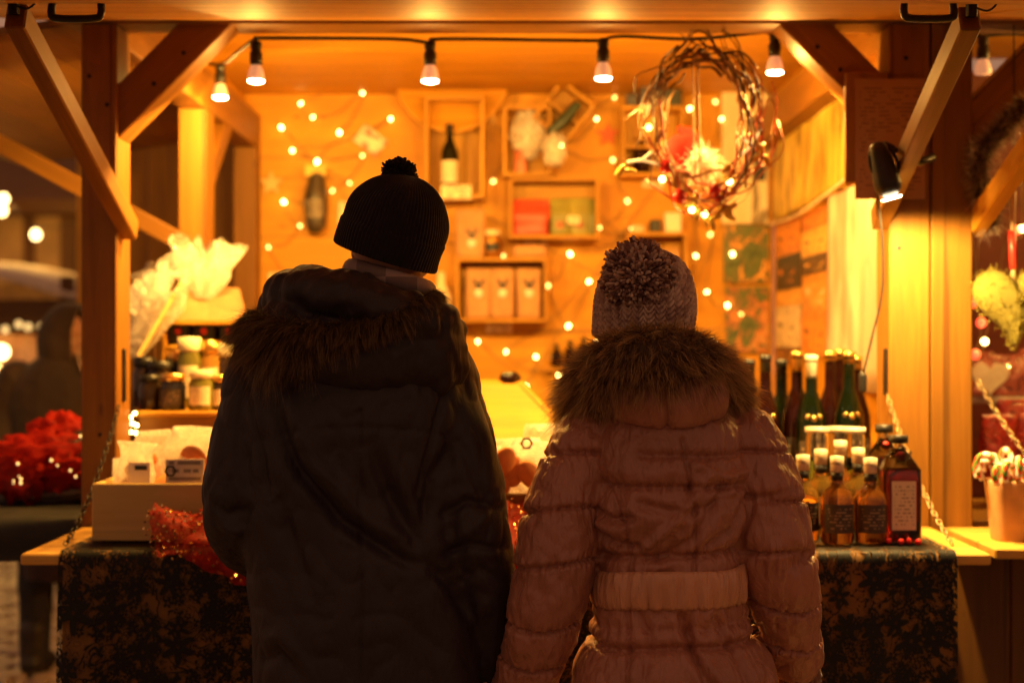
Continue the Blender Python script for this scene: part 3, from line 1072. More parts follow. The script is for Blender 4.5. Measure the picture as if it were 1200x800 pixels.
# crate behind the wreath
crate(729, 124, 802, 206, 'crate half hidden behind the twig wreath', depth=.17, shelf=.4)
zt = P(0, 124, 6.07).z
for i, (px, w, h, c) in enumerate(((741, .05, .055, (.05, .05, .07)), (757, .05, .11, (.06, .05, .07)), (783, .12, .075, (.025, .03, .02)))):
    o = link('box', bbox_me(w, .07, h, .006), plain('darkbox%d' % i, c, .4), None, Matrix.Translation((P(px, 0, 6.1).x, 6.13, zt + h / 2 + .001)))
    o.name = 'gift_box'
    tag(o, ['small dark box at the end of a crate top behind the wreath', 'upright dark box on a crate top behind the wreath', 'broad black box on a crate top behind the wreath'][i], 'box')
wine_bottle(P(752, 203, 6.14), 'amber bottle inside the crate behind the wreath', .16, 'red_glass', 'gold', None, .03)
# crate lower right of centre
crate(736, 272, 806, 350, 'crate above the woollen bobble hat, topped with small goods', depth=.17)
zt = P(0, 272, 6.07).z
for i, (px, w, h, m_, lb) in enumerate(((748, .05, .03, M['card'], 'low printed card box on the crate above the bobble hat'), (768, .05, .055, M['ink'], 'black cube box on the crate above the bobble hat'), (789, .07, .085, M['white'], 'white paper box on the crate above the bobble hat'))):
    o = link('gift_box', bbox_me(w, .06, h, .006), m_, None, Matrix.Translation((P(px, 0, 6.1).x, 6.12, zt + h / 2 + .001)))
    tag(o, lb, 'box')
o = bag('paper_bag', (P(785, 0, 6.1).x, 6.12, P(0, 346, 6.07).z), .09, .05, .2, M['kraft'], 'kraft bag alone in the crate above the bobble hat', 'bag', 41, amp=.02)
crest((P(784, 0, 6.1).x, 0, P(0, 346, 6.07).z + .13), .025, 6.088, o)
# ledge with dark bottles behind the woman's fur
e = thing('wall_shelf', 'short wooden ledge holding dark bottles near the fur collar', 'shelf', P(672, 428, 6.2))
q = P(668, 430, 6.2)
board('ledge', q.x - .12, q.x + .12, 6.10, 6.258, q.z - .015, q.z, M['crate'], e, .002)
for i, px in enumerate((652, 668, 684)):
    wine_bottle((P(px, 0, 6.18).x, 6.18, q.z + .0005), ['shortest dark bottle on the short ledge near the fur collar', 'middle sized dark bottle on the short ledge', 'tallest dark bottle on the short ledge near the fur collar'][i], .10 + .015 * i, 'red_glass', 'black', None, .02, s=.62, group='bottles on the short ledge')
# long dark pack hanging on the left
p = P(370, 240, 6.2)
e = thing('sausage_pack', 'long dark wrapped pack hanging on the back wall by a yellow tab', 'pack', p)
mk('pack', rtube([P(371, 212, 6.2), P(370, 235, 6.2), P(370, 262, 6.2)], [.038, .052, .045], 5, 16), plain('dark_pack', (.06, .045, .03), .3, 0, .5, 30), e, True)
mk('label', lathe([(.053, -.05), (.0535, .03)], 10, P(370, 243, 6.2), PI * 1.5 - .7, PI * 1.5 + .7), printed('pack_label', (.25, .2, .14), (.05, .04, .03), 7, 3, .6), e, True)
mk('tab', box(P(358, 0, 6.2).x, P(382, 0, 6.2).x, 6.19, 6.21, P(0, 206, 6.2).z, P(0, 194, 6.2).z), plain('yellow_tab', (.8, .55, .1), .5), e)
# tilted card
c0 = P(434, 165, 6.235)
o = link('greeting_card', bbox_me(.125, .004, .09, 0.0), None, None, Matrix.Translation(c0) @ Matrix.Rotation(math.radians(38), 4, 'Y'))
o.data.materials.append(picture('card_print', [(.35, (.85, .75, .6)), (.5, (.75, .62, .45)), (.56, (.2, .12, .08)), (.7, (.6, .15, .06))], 3.5))
tag(o, 'tilted pale picture card pinned above the black beanie', 'card')
# added disc standing in for the curved shadow by the bottle crate
o = mk('shadow_arc_disc', xf(lathe([(0, 0), (.23, 0), (.25, .012), (.245, .02), (.225, .010), (0, .010)], 40), Matrix.Translation(P(530, 92, 6.19)) @ Matrix.Rotation(math.radians(82), 4, 'X')), M['pine'], None, True)
tag(o, 'added wooden disc standing in for a curved shadow high on the back wall', 'tray')

# price cards and small notes pinned about
for i, (px, py, w, h, rt, tx) in enumerate(((628, 287, 26, 12, .02, 'small cream price card under the crate of packets'), (585, 384, 30, 12, -.03, 'small cream price card under the crate of kraft bags'), (672, 258, 14, 10, .1, 'tiny cream note on the front of the packet crate'), (330, 330, 30, 22, -.08, 'cream note pinned low on the wall by the corner post'), (408, 250, 22, 26, .06, 'small cream note pinned beside the hanging dark pack'), (765, 214, 24, 11, .0, 'small cream price card under the crate behind the wreath'))):
    D_ = 6.045 if i in (2,) else 6.25
    o = link('price_card', bbox_me(w * D_ / FPX, .003, h * D_ / FPX, 0.0), M['card'], None, Matrix.Translation(P(px, py, D_)) @ Matrix.Rotation(rt, 4, 'Y'))
    tag(o, tx, 'card')
for i, (px, py, c, tx) in enumerate(((470, 262, (.55, .33, .12), 'tan paper star hung on the wall beside the kraft bag'), (318, 215, (.6, .4, .16), 'pale straw star hung high on the wall near the corner post'), (712, 158, (.58, .12, .05), 'red felt star hung between the diamond crate and the wreath'))):
    pt = P(px, py, 6.24)
    st = [(pt.x + (.055 if k % 2 == 0 else .024) * math.sin(k * PI / 5), pt.z + (.055 if k % 2 == 0 else .024) * math.cos(k * PI / 5)) for k in range(10)]
    o = mk('star_ornament', flatpoly(st[::-1], 6.235, .012), plain('star%d' % i, c, .7))
    tag(o, tx, 'ornament')

# ------------------------------------------------------------------ pictures on back and side wall
def poster(px0, py0, px1, py1, D, mat, label, cat='poster', nm='poster'):
    a, c = P(px0, py1, D), P(px1, py0, D)
    o = mk(nm, box(a.x, c.x, D, D + .006, a.z, c.z), mat)
    return tag(o, label, cat)


leaves = [(.30, (.03, .05, .012)), (.45, (.10, .14, .03)), (.56, (.16, .10, .03)), (.63, (.75, .33, .05)), (.75, (.85, .5, .12))]
poster(846, 104, 900, 262, 6.23, picture('cream_poster', [(.35, (.72, .58, .36)), (.6, (.82, .7, .5)), (.64, (.25, .2, .12))], 2.2), 'cream poster with dark panel at its edge, right end of the back wall')
mk('dark_panel', box(P(884, 0, 6.22).x, P(897, 0, 6.22).x, 6.222, 6.229, P(0, 212, 6.22).z, P(0, 150, 6.22).z), M['ink'], [o for o in COL.objects if o.name.startswith('poster')][-1])
poster(848, 264, 901, 331, 6.23, picture('fruit_poster', leaves, 4.0, 1.5), 'poster of orange fruit among dark leaves, upper of two')
poster(850, 336, 901, 412, 6.23, picture('fruit_poster2', leaves[:2] + [(.5, (.2, .08, .03)), (.58, (.6, .2, .04)), (.75, (.4, .3, .1))], 5.0, 1.5), 'poster of orange fruit among dark leaves, lower of two')


def side_panel(x, d0, d1, z0, z1, mat, label, cat, nm, waves=0.0, n=16):
    V, F = [], []
    for i in range(n + 1):
        t = i / n
        for j in range(9):
            s = j / 8
            V.append((x - waves * math.sin(t * 19 + s * 1.3) * (.4 + .6 * s) - .02 * waves * math.sin(t * 7), d0 + (d1 - d0) * t, z1 + (z0 - z1) * s))
    F = [(i * 9 + j, (i + 1) * 9 + j, (i + 1) * 9 + j + 1, i * 9 + j + 1) for i in range(n) for j in range(8)]
    o = mk(nm, (np.array(V), F), mat, None, True)
    s = o.modifiers.new('thick', 'SOLIDIFY'); s.thickness = .003
    return tag(o, label, cat)


side_panel(1.135, 6.15, 4.80, 1.98, 2.36, picture('yellow_forest', [(.3, (.14, .08, .02)), (.42, (.45, .30, .04)), (.55, (.70, .50, .08)), (.7, (.8, .6, .15))], 3.0, .8, (1, 3.5, .5)), 'yellow forest picture on the side wall above the rope', 'poster', 'poster', .006)
cl_ = thing('picture_collage', 'column of orange, black and cream photo prints on the side wall below the rope', 'poster', (1.145, 5.5, 1.37))
cg = random.Random(5)
cols_ = [(.70, .26, .04), (.05, .035, .02), (.78, .40, .08), (.72, .60, .40), (.16, .07, .025), (.62, .20, .04), (.80, .46, .12), (.10, .06, .03), (.66, .30, .06)]
k_ = 0
for ci, (d0, d1) in enumerate(((6.14, 5.62), (5.60, 5.08))):
    zt_ = 1.955
    while zt_ > 1.42:
        h_ = cg.choice((.07, .10, .14, .17))
        zb_ = max(1.37, zt_ - h_)
        c_ = cols_[k_ % len(cols_)]
        xx = 1.1395 + .002 * (k_ % 3)
        mk('photo_print', box(xx, xx + .0015, d1, d0, zb_ + .002, zt_), picture('photo_print%d' % k_, [(.3, tuple(v * .45 for v in c_)), (.5, c_), (.62, tuple(min(1, v * 1.25) for v in c_)), (.7, cols_[(k_ + 4) % 9])], 2.6, 1.2, (1, 1.4, 1)), cl_)
        zt_ = zb_
        k_ += 1
side_panel(1.125, 5.05, 4.25, 1.30, 1.97, picture('white_banner', [(.3, (.62, .48, .36)), (.52, (.68, .55, .44)), (.66, (.60, .30, .22))], 1.6, .3), 'pale cloth banner hanging on the side wall behind the clamp lamp', 'banner', 'banner', .012)
o = mk('rope', tube(crom([(1.125, 6.2, 1.97), (1.12, 5.6, 1.955), (1.115, 4.9, 1.99), (1.11, 4.15, 2.06)], 8), .007, 7), plain('white_rope', (.75, .62, .42), .7), None, True)
tag(o, 'pale rope strung along the side wall between the pictures', 'rope')
# notice on the post
nt_ = printed('notice_print', (.34, .18, .075), (.19, .092, .04), 31, 7, .5, margin=.06)
n0, n1 = P(1003, 233, 3.95), P(1085, 92, 3.95)
e = thing('notice_board', 'brown printed notice on the right post behind the strut', 'notice', ((n0.x + n1.x) / 2, 3.96, n0.z))
board('backing', P(991, 0, 3.96).x, P(1041.5, 0, 3.96).x, 3.962, 3.985, P(0, 214, 3.96).z, P(0, 84, 3.96).z, T, e, .003, 2)
mk('sheet', box(n0.x, n1.x, 3.955, 3.959, n0.z, n1.z), nt_, e)

# ------------------------------------------------------------------ wreath
wc = P(826, 150, 4.06)
wr = thing('twig_wreath', 'hanging twig wreath with red cap, white tuft and white branches with added glow', 'wreath', wc)
tw_m = [plain('twig_brown', (.10, .045, .02), .6), plain('twig_red', (.34, .06, .025), .5), plain('twig_tan', (.36, .2, .08), .6)]
rg = random.Random(3)
for k in range(62):
    a0 = rg.uniform(0, 2 * PI)
    sw = rg.uniform(1.0, 2.6)
    rx, rz = .152 + rg.uniform(-.045, .035), .205 + rg.uniform(-.055, .04)
    pts = []
    for i in range(9):
        a_ = a0 + sw * i / 8
        wob = 1 + .10 * math.sin(a_ * 3 + k * 1.7) + rg.uniform(-.05, .05) + (.25 * rg.random() * (i / 8) ** 4)
        pts.append((wc.x + rx * wob * math.cos(a_), wc.y + rg.uniform(-.035, .035), wc.z + .01 + rz * wob * math.sin(a_)))
    bott = sum(1 for q in pts if q[2] < wc.z)
    mk('twig', tube(crom(pts, 3), np.linspace(rg.uniform(.003, .006), .0015, 25), 5), tw_m[(0 if bott < 4 else 1) if rg.random() < .75 else 2], wr, True)
for k in range(4):                                                   # thin twigs hanging down inside
    x0 = wc.x + rg.uniform(-.1, .11)
    mk('twig', tube(crom([(x0, wc.y, wc.z + .2), (x0 + rg.uniform(-.02, .02), wc.y + .02, wc.z + .05), (x0 + rg.uniform(-.04, .04), wc.y, wc.z - .14)], 5), .0022, 5), tw_m[2], wr, True)
mk('hanger', tube([wc + Vector((0, 0, .22)), P(826, 47, 4.15)], .002, 5), M['cable'], wr)
hp = P(806, 172, 4.23)
mk('red_cap', rtube([P(795, 185, 4.23), P(800, 172, 4.23), P(806, 160, 4.23), P(798, 152, 4.23)], [.050, .046, .030, .010], 5, 16), plain('red_felt', (.50, .008, .006), .9, 0, .15, 40, .3, .1), wr, True)


def strands(name, roots, dirs, lens, widths, mat, parent, droop=0.3, wav=0.15, segs=4, clump=0, seed=0, tone=None):
    """many tapering hairs in one mesh, each a thin bent ribbon"""
    rng = np.random.default_rng(seed)
    n = len(roots)
    roots = np.asarray(roots, dtype=float); d = np.asarray(dirs, dtype=float)
    d = d / (np.linalg.norm(d, axis=1)[:, None] + 1e-9)
    L = np.broadcast_to(lens, (n,))[:, None]
    side = np.cross(d, rng.normal(size=(n, 3)))
    side /= np.linalg.norm(side, axis=1)[:, None] + 1e-9
    s2 = np.cross(d, side)
    tips = roots + d * L + np.array([0, 0, -1.0]) * L * droop + (rng.normal(size=(n, 3)) * wav) * L
    if clump:
        ci = rng.integers(0, n, max(2, n // clump))
        cr, ct = roots[ci], tips[ci]
        best = np.zeros(n, dtype=int)
        for a_ in range(0, n, 2000):
            dd = ((roots[a_:a_ + 2000, None, :] - cr[None]) ** 2).sum(2)
            best[a_:a_ + 2000] = dd.argmin(1)
        k = rng.uniform(.35, .8, n)[:, None]
        tips = tips * (1 - k) + ct[best] * k
    mid1 = roots + d * L * .45
    w = np.broadcast_to(widths, (n,))[:, None]
    pts, V = [], []
    ts = np.linspace(0, 1, segs + 1)
    for t in ts:
        p_ = (1 - t) ** 2 * roots + 2 * t * (1 - t) * mid1 + t * t * tips
        ww = w * (1 - .85 * t) * .5
        V.append(p_ - side * ww); V.append(p_ + side * ww)
    V = np.stack(V, 1).reshape(-1, 3)
    k = 2 * (segs + 1)
    base = np.arange(n)[:, None] * k
    fl = np.concatenate([np.stack([base[:, 0] + 2 * i, base[:, 0] + 2 * i + 1, base[:, 0] + 2 * i + 3, base[:, 0] + 2 * i + 2], 1) for i in range(segs)])
    c = V.mean(0)
    me = bpy.data.meshes.new(name)
    me.vertices.add(len(V)); me.vertices.foreach_set('co', (V - c).ravel())
    me.loops.add(fl.size); me.loops.foreach_set('vertex_index', fl.ravel().astype(np.int32))
    me.polygons.add(len(fl)); me.polygons.foreach_set('loop_start', np.arange(0, fl.size, 4, dtype=np.int32))
    me.polygons.foreach_set('use_smooth', np.ones(len(fl), dtype=bool))
    me.update(calc_edges=True)
    at = me.attributes.new('tone', 'FLOAT', 'POINT')
    tn = rng.uniform(0, 1, n) if tone is None else tone
    at.data.foreach_set('value', np.repeat(tn, k).astype(np.float32) * .6 + np.tile(np.repeat(ts, 2), n).astype(np.float32) * .4)
    o = link(name, me, mat, parent, Matrix.Translation(Vector(c)))
    return o


def hairmat(name, dark, mid, light, rough=.55):
    m, n, l, b = nmat(name)
    at = n.new('ShaderNodeAttribute'); at.attribute_name = 'tone'
    l.new(ramp(n, l, at.outputs['Fac'], [(.15, dark), (.5, mid), (.9, light)]), b.inputs['Base Color'])
    b.inputs['Roughness'].default_value = rough
    b.inputs['Specular IOR Level'].default_value = .4
    tl = n.new('ShaderNodeBsdfTranslucent')
    l.new(ramp(n, l, at.outputs['Fac'], [(.15, dark), (.5, mid), (.9, light)]), tl.inputs['Color'])
    mx = n.new('ShaderNodeMixShader'); mx.inputs[0].default_value = .28
    l.new(b.outputs[0], mx.inputs[1]); l.new(tl.outputs[0], mx.inputs[2])
    l.new(mx.outputs[0], n['Material Output'].inputs['Surface'])
    return m


nb_ = 700
u = RNG.normal(size=(nb_, 3)); u /= np.linalg.norm(u, axis=1)[:, None]
bc = np.array(P(818, 190, 4.21))
t_ = mk('white_tuft', crumple(bc, (.042, .03, .04), 5, .2), plain('white_wool', (.8, .76, .7), .9), wr, True)
strands('tuft_wool', bc + u * np.array((.038, .028, .036)), u, .035, .004, hairmat('white_wool_hair', (.7, .66, .6), (.8, .76, .7), (.9, .86, .8)), t_, .3, .3, 3, 8, 1)
for i, (px, py, r) in enumerate(((797, 230, .022), (838, 222, .018), (840, 231, .014), (781, 195, .02))):
    mk('red_berry', ellipsoid(P(px, py, 4.05), (r, r, r), 14, 10), plain('red_berry%d' % i, (.55, .02, .02), .25), wr, True)
lt = glow('emissive_branch', (1.0, .62, .2), 0.9)  # white antler-like branches, no lamps: their brightness is put in as emission
for pts in (((735, 190, 4.05), (752, 188, 4.05), (771, 192, 4.04)), ((752, 188, 4.05), (764, 178, 4.05)), ((866, 184, 4.06), (880, 170, 4.06), (893, 150, 4.06)), ((880, 170, 4.06), (868, 160, 4.06)), ((876, 175, 4.06), (897, 168, 4.06))):
    mk('emissive_branch', tube(crom([P(*q) for q in pts], 4), .0042, 6), lt, wr, True)
leaf_m = plain('gold_leaf', (.65, .45, .08), .4)
for k in range(26):
    px, py = rg.choice(((730, 192), (895, 182), (885, 190), (820, 245), (835, 258), (850, 250), (812, 240), (858, 205)))
    c = P(px + rg.uniform(-10, 10), py + rg.uniform(-9, 9), 4.05)
    mk('leaf', xf(ellipsoid((0, 0, 0), (.020, .002, .008), 8, 6), Matrix.Translation(c) @ Matrix.Rotation(rg.uniform(0, 6), 4, 'Y') @ Matrix.Rotation(rg.uniform(-.7, .7), 4, 'X')), leaf_m, wr, True)
for k, (px, py) in enumerate(((776, 210), (855, 213), (811, 246), (826, 251))):
    mk('berry_light', ellipsoid(P(px, py, 4.05), (.009, .009, .009), 10, 8), M['fairy'], wr, True)

# ================================================================== COUNTER
CT = 0.9445          # counter top
def lace_mat():
    """black flowers, sprigs and rings on a fine net"""
    m, n, l, b = nmat('black_lace')
    tc = n.new('ShaderNodeTexCoord')
    sp = n.new('ShaderNodeSeparateXYZ'); l.new(tc.outputs['Object'], sp.inputs[0])
    def mth(op, a, c=None, d=None):
        q = n.new('ShaderNodeMath'); q.operation = op
        for i, s in enumerate((a, c, d)):
            if s is None: continue
            if isinstance(s, (int, float)): q.inputs[i].default_value = s
            else: l.new(s, q.inputs[i])
        return q.outputs[0]
    cb = n.new('ShaderNodeCombineXYZ')
    l.new(sp.outputs['X'], cb.inputs[0]); l.new(mth('ADD', sp.outputs['Z'], mth('MULTIPLY', sp.outputs['Y'], -1.0)), cb.inputs[1])
    def blossoms(scale, petals, size, hole, rnd, off):
        sc = n.new('ShaderNodeVectorMath'); sc.operation = 'MULTIPLY_ADD'
        l.new(cb.outputs[0], sc.inputs[0]); sc.inputs[1].default_value = (scale,) * 3; sc.inputs[2].default_value = (off, off * 1.7, 0)
        t = n.new('ShaderNodeTexVoronoi'); t.voronoi_dimensions = '2D'; t.inputs['Scale'].default_value = 1.0; t.inputs['Randomness'].default_value = rnd
        l.new(sc.outputs[0], t.inputs['Vector'])
        df = n.new('ShaderNodeVectorMath'); df.operation = 'SUBTRACT'
        l.new(sc.outputs[0], df.inputs[0]); l.new(t.outputs['Position'], df.inputs[1])
        s2 = n.new('ShaderNodeSeparateXYZ'); l.new(df.outputs[0], s2.inputs[0])
        ang = mth('ARCTAN2', s2.outputs[1], s2.outputs[0])
        sr = n.new('ShaderNodeSeparateColor'); l.new(t.outputs['Color'], sr.inputs[0])
        wav = mth('COSINE', mth('MULTIPLY_ADD', ang, petals, mth('MULTIPLY', sr.outputs[0], 6.28)))
        lim = mth('MULTIPLY', mth('MULTIPLY_ADD', wav, .30, .70), mth('MULTIPLY_ADD', sr.outputs[1], size * .5, size * .6))
        return mth('MULTIPLY', mth('LESS_THAN', t.outputs['Distance'], lim), mth('GREATER_THAN', t.outputs['Distance'], hole))
    dens = noise(n, l, cb.outputs[0], 8, 2)
    big = blossoms(12, 6, .52, .06, .7, 0)
    mid = mth('MULTIPLY', blossoms(27, 5, .50, .10, .9, 3.3), mth('GREATER_THAN', dens, .44))
    sml = mth('MULTIPLY', blossoms(58, 4, .52, .14, 1.0, 7.7), mth('GREATER_THAN', dens, .49))
    stem = mth('LESS_THAN', mth('ABSOLUTE', mth('SUBTRACT', noise(n, l, cb.outputs[0], 13, 2, 1.5), .5)), .018)
    stem2 = mth('LESS_THAN', mth('ABSOLUTE', mth('SUBTRACT', noise(n, l, cb.outputs[0], 24, 2, 2.0), .5)), .020)
    net = mth('MAXIMUM', mth('MAXIMUM', big, mid), mth('MAXIMUM', sml, mth('MAXIMUM', stem, stem2)))
    b.inputs['Base Color'].default_value = (.006, .005, .005, 1)
    b.inputs['Roughness'].default_value = .6
    b.inputs['Specular IOR Level'].default_value = .25
    tr = n.new('ShaderNodeBsdfTransparent')
    tr.inputs[0].default_value = (.9, .9, .9, 1)
    mx = n.new('ShaderNodeMixShader')
    l.new(mth('MAXIMUM', net, .15), mx.inputs[0]); l.new(tr.outputs[0], mx.inputs[1]); l.new(b.outputs[0], mx.inputs[2])
    l.new(mx.outputs[0], n['Material Output'].inputs['Surface'])
    return m


def drape(x0, x1, dz, off, fold, nx=150, hem=0.0, side_drop=True, seed=0.0, ytop=3.95):
    prof = [(ytop, 0)] + [(3.70, 0), (3.50, 0), (3.462, 0), (3.450, -.006), (3.444, -.02)] + [(3.442, -.02 - (dz - .02) * t) for t in np.linspace(.06, 1, 16)]
    V = []
    for i in range(nx + 1):
        t = i / nx
        x = x0 + (x1 - x0) * t
        ph = 9 * x + 1.3 * math.sin(4.1 * x + seed) + seed
        for j, (yy, zz) in enumerate(prof):
            d = max(0.0, -zz) / dz
            f = fold * d * (1.3 * math.sin(ph * 2.1) + .7 * math.sin(ph * 5.3 + 1))
            z_ = zz - (hem * abs(math.sin(x * 38)) if j == len(prof) - 1 else 0)
            V.append((x, yy - off - f - fold * d, CT + off + z_))
    m = len(prof)
    F = [(i * m + j, i * m + j + 1, (i + 1) * m + j + 1, (i + 1) * m + j) for i in range(nx) for j in range(m - 1)]
    return np.array(V), F


o = mk('under_cloth', drape(-1.085, 1.065, .50, .003, .012, seed=.0), plain('brown_cloth', (.32, .15, .034), .8, 0, .2, 30, .2), None, True, True)
tag(o, 'plain brown cloth under the black lace on the stall counter', 'tablecloth')
o = mk('lace_tablecloth', drape(-1.095, 1.075, .315, .009, .012, hem=.014), lace_mat(), None, True, True)
tag(o, 'black floral lace cloth with scalloped hem over the counter front', 'tablecloth')

# chains holding the counter flap
lk = mesh('link', *tube(crom([(-.010, 0, -.0025), (-.010, 0, .0025), (-.006, 0, .0065), (.006, 0, .0065), (.010, 0, .0025), (.010, 0, -.0025), (.006, 0, -.0065), (-.006, 0, -.0065)], 1, True), .0019, 5, False, True), True)
lk.materials.append(M['brass'])


lk_dark = lk.copy(); lk_dark.materials.clear(); lk_dark.materials.append(M['iron'])


def chain(p0, p1, sag, label, lk=lk, sc=1.0):
    p0, p1 = Vector(p0), Vector(p1)
    e = thing('chain', label, 'chain', p1)
    pts = []
    N = 200
    for i in range(N + 1):
        t = i / N
        pts.append(p0.lerp(p1, t) + Vector((0, 0, -sag * 4 * t * (1 - t))))
    L = [0]
    for i in range(N):
        L.append(L[-1] + (pts[i + 1] - pts[i]).length)
    cnt = int(L[-1] / .0172)
    for k in range(cnt):
        s = (k + .5) / cnt * L[-1]
        i = min(N - 1, int(np.searchsorted(L, s)) - 1)
        d = (pts[i + 1] - pts[i]).normalized()
        R = d.to_track_quat('X', 'Z').to_matrix().to_4x4()
        link('link', lk, None, e, Matrix.Translation(pts[i]) @ R @ Matrix.Rotation(PI / 2 * (k % 2) + random.uniform(-.3, .3), 4, 'X') @ Matrix.Diagonal((1.1, .85, .85, 1)))
    return e


chain((1.045, 3.96, 1.31), (1.085, 3.50, .96), .035, 'brass coloured chain from the double post down to the counter flap')
chain((-1.095, 3.96, 1.28), (-1.10, 3.50, .96), .04, 'dark chain from the shaded post down to the counter flap', lk_dark)
chain((1.30, 3.97, 1.35), (1.50, 3.60, .99), .05, 'chain hanging in front of the candy canes')

# wooden tray box on the left
def tray(x0, x1, y0, y1, z0, h, th, mat, label, slope=0):
    e = thing('wooden_tray', label, 'tray', ((x0 + x1) / 2, (y0 + y1) / 2, z0))
    board('front_board', x0, x1, y0, y0 + th, z0, z0 + h, mat, e, .003, 0)
    board('back_board', x0, x1, y1 - th, y1, z0, z0 + h + slope, mat, e, .003, 0)
    board('side_board', x0, x0 + th, y0 + th, y1 - th, z0, z0 + h - .001, mat, e, .003, 1)
    board('side_board', x1 - th, x1, y0 + th, y1 - th, z0, z0 + h - .001, mat, e, .003, 1)
    board('bottom_board', x0 + th, x1 - th, y0 + th, y1 - th, z0 + .002, z0 + .014, mat, e, .002, 0)
    return e


Z0 = CT + .0135
tray(-1.058, -0.50, 3.58, 3.93, Z0, .145, .016, M['pale'], 'pale wooden tray box of wrapped packets beside the shaded post')
tray(-0.36, 0.34, 3.62, 3.93, Z0, .115, .016, M['timber'], 'wooden tray of film wrapped packets between the two customers')
def fill(pk, c, w, h, seed):
    """biscuits showing through a film packet"""
    rg_ = random.Random(seed)
    parts_ = []
    for k in range(7):
        parts_.append(xf(ellipsoid((0, 0, 0), (w * .20, .009, w * .24), 10, 6), Matrix.Translation((c[0] + rg_.uniform(-.26, .26) * w, c[1] - .012 + rg_.uniform(-.006, .012), c[2] + h * (.14 + .09 * k))) @ Matrix.Rotation(rg_.uniform(0, 3), 4, 'Y')))
    o_ = mk('sweets', join(parts_), rg_.choice((ob, ob2, ob3)), pk, True)
    o_['kind'] = 'stuff'


ob = plain('orange_biscuit', (.75, .28, .07), .5)
ob2 = plain('dark_biscuit', (.38, .14, .04), .5)
ob3 = plain('pale_biscuit', (.82, .55, .26), .5)
# packets in the left tray
zb = Z0 + .02
for i, (px, py_t, w, h, D) in enumerate(((160, 520, .11, .22, 3.70), (181, 512, .10, .24, 3.84), (150, 545, .07, .17, 3.78), (232, 512, .16, .25, 3.82), (278, 516, .13, .22, 3.82))):
    p = P(px, 0, D)
    pk = bag('wrapped_packet', (p.x, D, zb), w, .07, h, M['film_b'], 'clear film packet of white sweets standing in the pale tray box', 'packet', 51 + i, group='film packets in the pale tray', pinch=.35, amp=.22, rot=(-.35, .3, -.2, .15, .3)[i])
    fill(pk, (p.x, D, zb), w, h, 200 + i)
    if i == 0:
        first = pk
        del pk['group']
        pk['label'] = 'clear film packet with a white paper label in the pale tray box'
q = mk('label', box(P(153, 0, 3.66).x, P(178, 0, 3.66).x, 3.642, 3.645, P(0, 569, 3.66).z, P(0, 541, 3.66).z), M['white'], first)
mk('mark', box(P(159, 0, 3.65).x, P(173, 0, 3.65).x, 3.640, 3.6415, P(0, 550, 3.65).z, P(0, 545, 3.65).z), M['ink'], q)
p = P(217, 0, 3.70)
o = mk('gingerbread', rtube([(p.x - .03, 3.70, zb + .075), (p.x + .03, 3.70, zb + .075)], [.068, .068], 4, 18), ob, None, True)
tag(o, 'orange rounded gingerbread pack with grey label and black hexagon mark', 'packet')
lb = mk('label', box(P(193, 0, 3.61).x, P(238, 0, 3.61).x, 3.618, 3.624, P(0, 566, 3.61).z, P(0, 538, 3.61).z), M['label_g'], o)
hexring((P(199, 0, 3.61).x, 0, P(0, 552, 3.61).z), .016, 3.616, lb)
# packets in the middle tray
for i, (px, D, w, h) in enumerate(((588, 3.72, .11, .17), (628, 3.70, .13, .22), (606, 3.84, .13, .22), (640, 3.86, .12, .26), (560, 3.82, .12, .2), (530, 3.75, .12, .18), (672, 3.75, .12, .2))):
    p = P(px, 0, D)
    o = bag('wrapped_packet', (p.x, D, zb), w, .09, h, M['film_b'], 'white film packet of biscuits in the tray between the customers', 'packet', 61 + i, group='film packets between the customers', pinch=.35, amp=.22, rot=random.uniform(-.3, .3))
    fill(o, (p.x, D, zb), w, h, 300 + i)
    if i == 1:
        o['label'] = 'white film packet with black hexagon mark between the customers'
        del o['group']
        hexring((P(617, 0, 3.64).x, 0, P(0, 519, 3.64).z), .017, 3.625, o)
for i, (px, py, D) in enumerate(((590, 541, 3.64), (601, 552, 3.65), (585, 562, 3.65), (622, 556, 3.64))):
    o = mk('biscuit', xf(ellipsoid((0, 0, 0), (.030, .012, .042), 16, 10), Matrix.Translation(P(px, py, D)) @ Matrix.Rotation(.5 - .4 * i, 4, 'Y')), ob, None, True)
    tag(o, 'oval golden biscuit at the front of the middle tray', 'biscuit', 'biscuits in the middle tray')
# slanted display boards behind the middle
e = thing('display_board', 'slanted bright wooden display board behind the film packets', 'display', P(600, 500, 4.4))
q = [P(520, 448, 4.5), P(611, 450, 4.5), P(652, 492, 4.4), P(700, 560, 4.25), P(520, 560, 4.2)]
V = [v for v in q] + [v + Vector((0, .02, .012)) for v in q]
F = [tuple(range(4, -1, -1)), tuple(range(5, 10))] + [(i, (i + 1) % 5, 5 + (i + 1) % 5, 5 + i) for i in range(5)]
mk('board', (np.array(V), F), M['pine'], e)
mk('edge_strip', tube([P(611, 450, 4.5), P(652, 492, 4.4), P(700, 560, 4.25)], .009, 6), M['crate'], e)
board('support', P(560, 0, 4.5).x, P(600, 0, 4.5).x, 4.51, 4.54, .9455, P(0, 455, 4.5).z, M['pine'], e)
board('support', P(640, 0, 4.5).x, P(670, 0, 4.5).x, 4.51, 4.54, .9455, P(0, 500, 4.5).z, M['pine'], e)
p = P(597, 452, 4.53)
o = mk('glass_ornament', crumple((p.x, 4.525, p.z + .018), (.035, .025, .028), 3, .3), M['red_glass'], None, True)
tag(o, 'small dark ornament on top of the slanted display board', 'ornament')

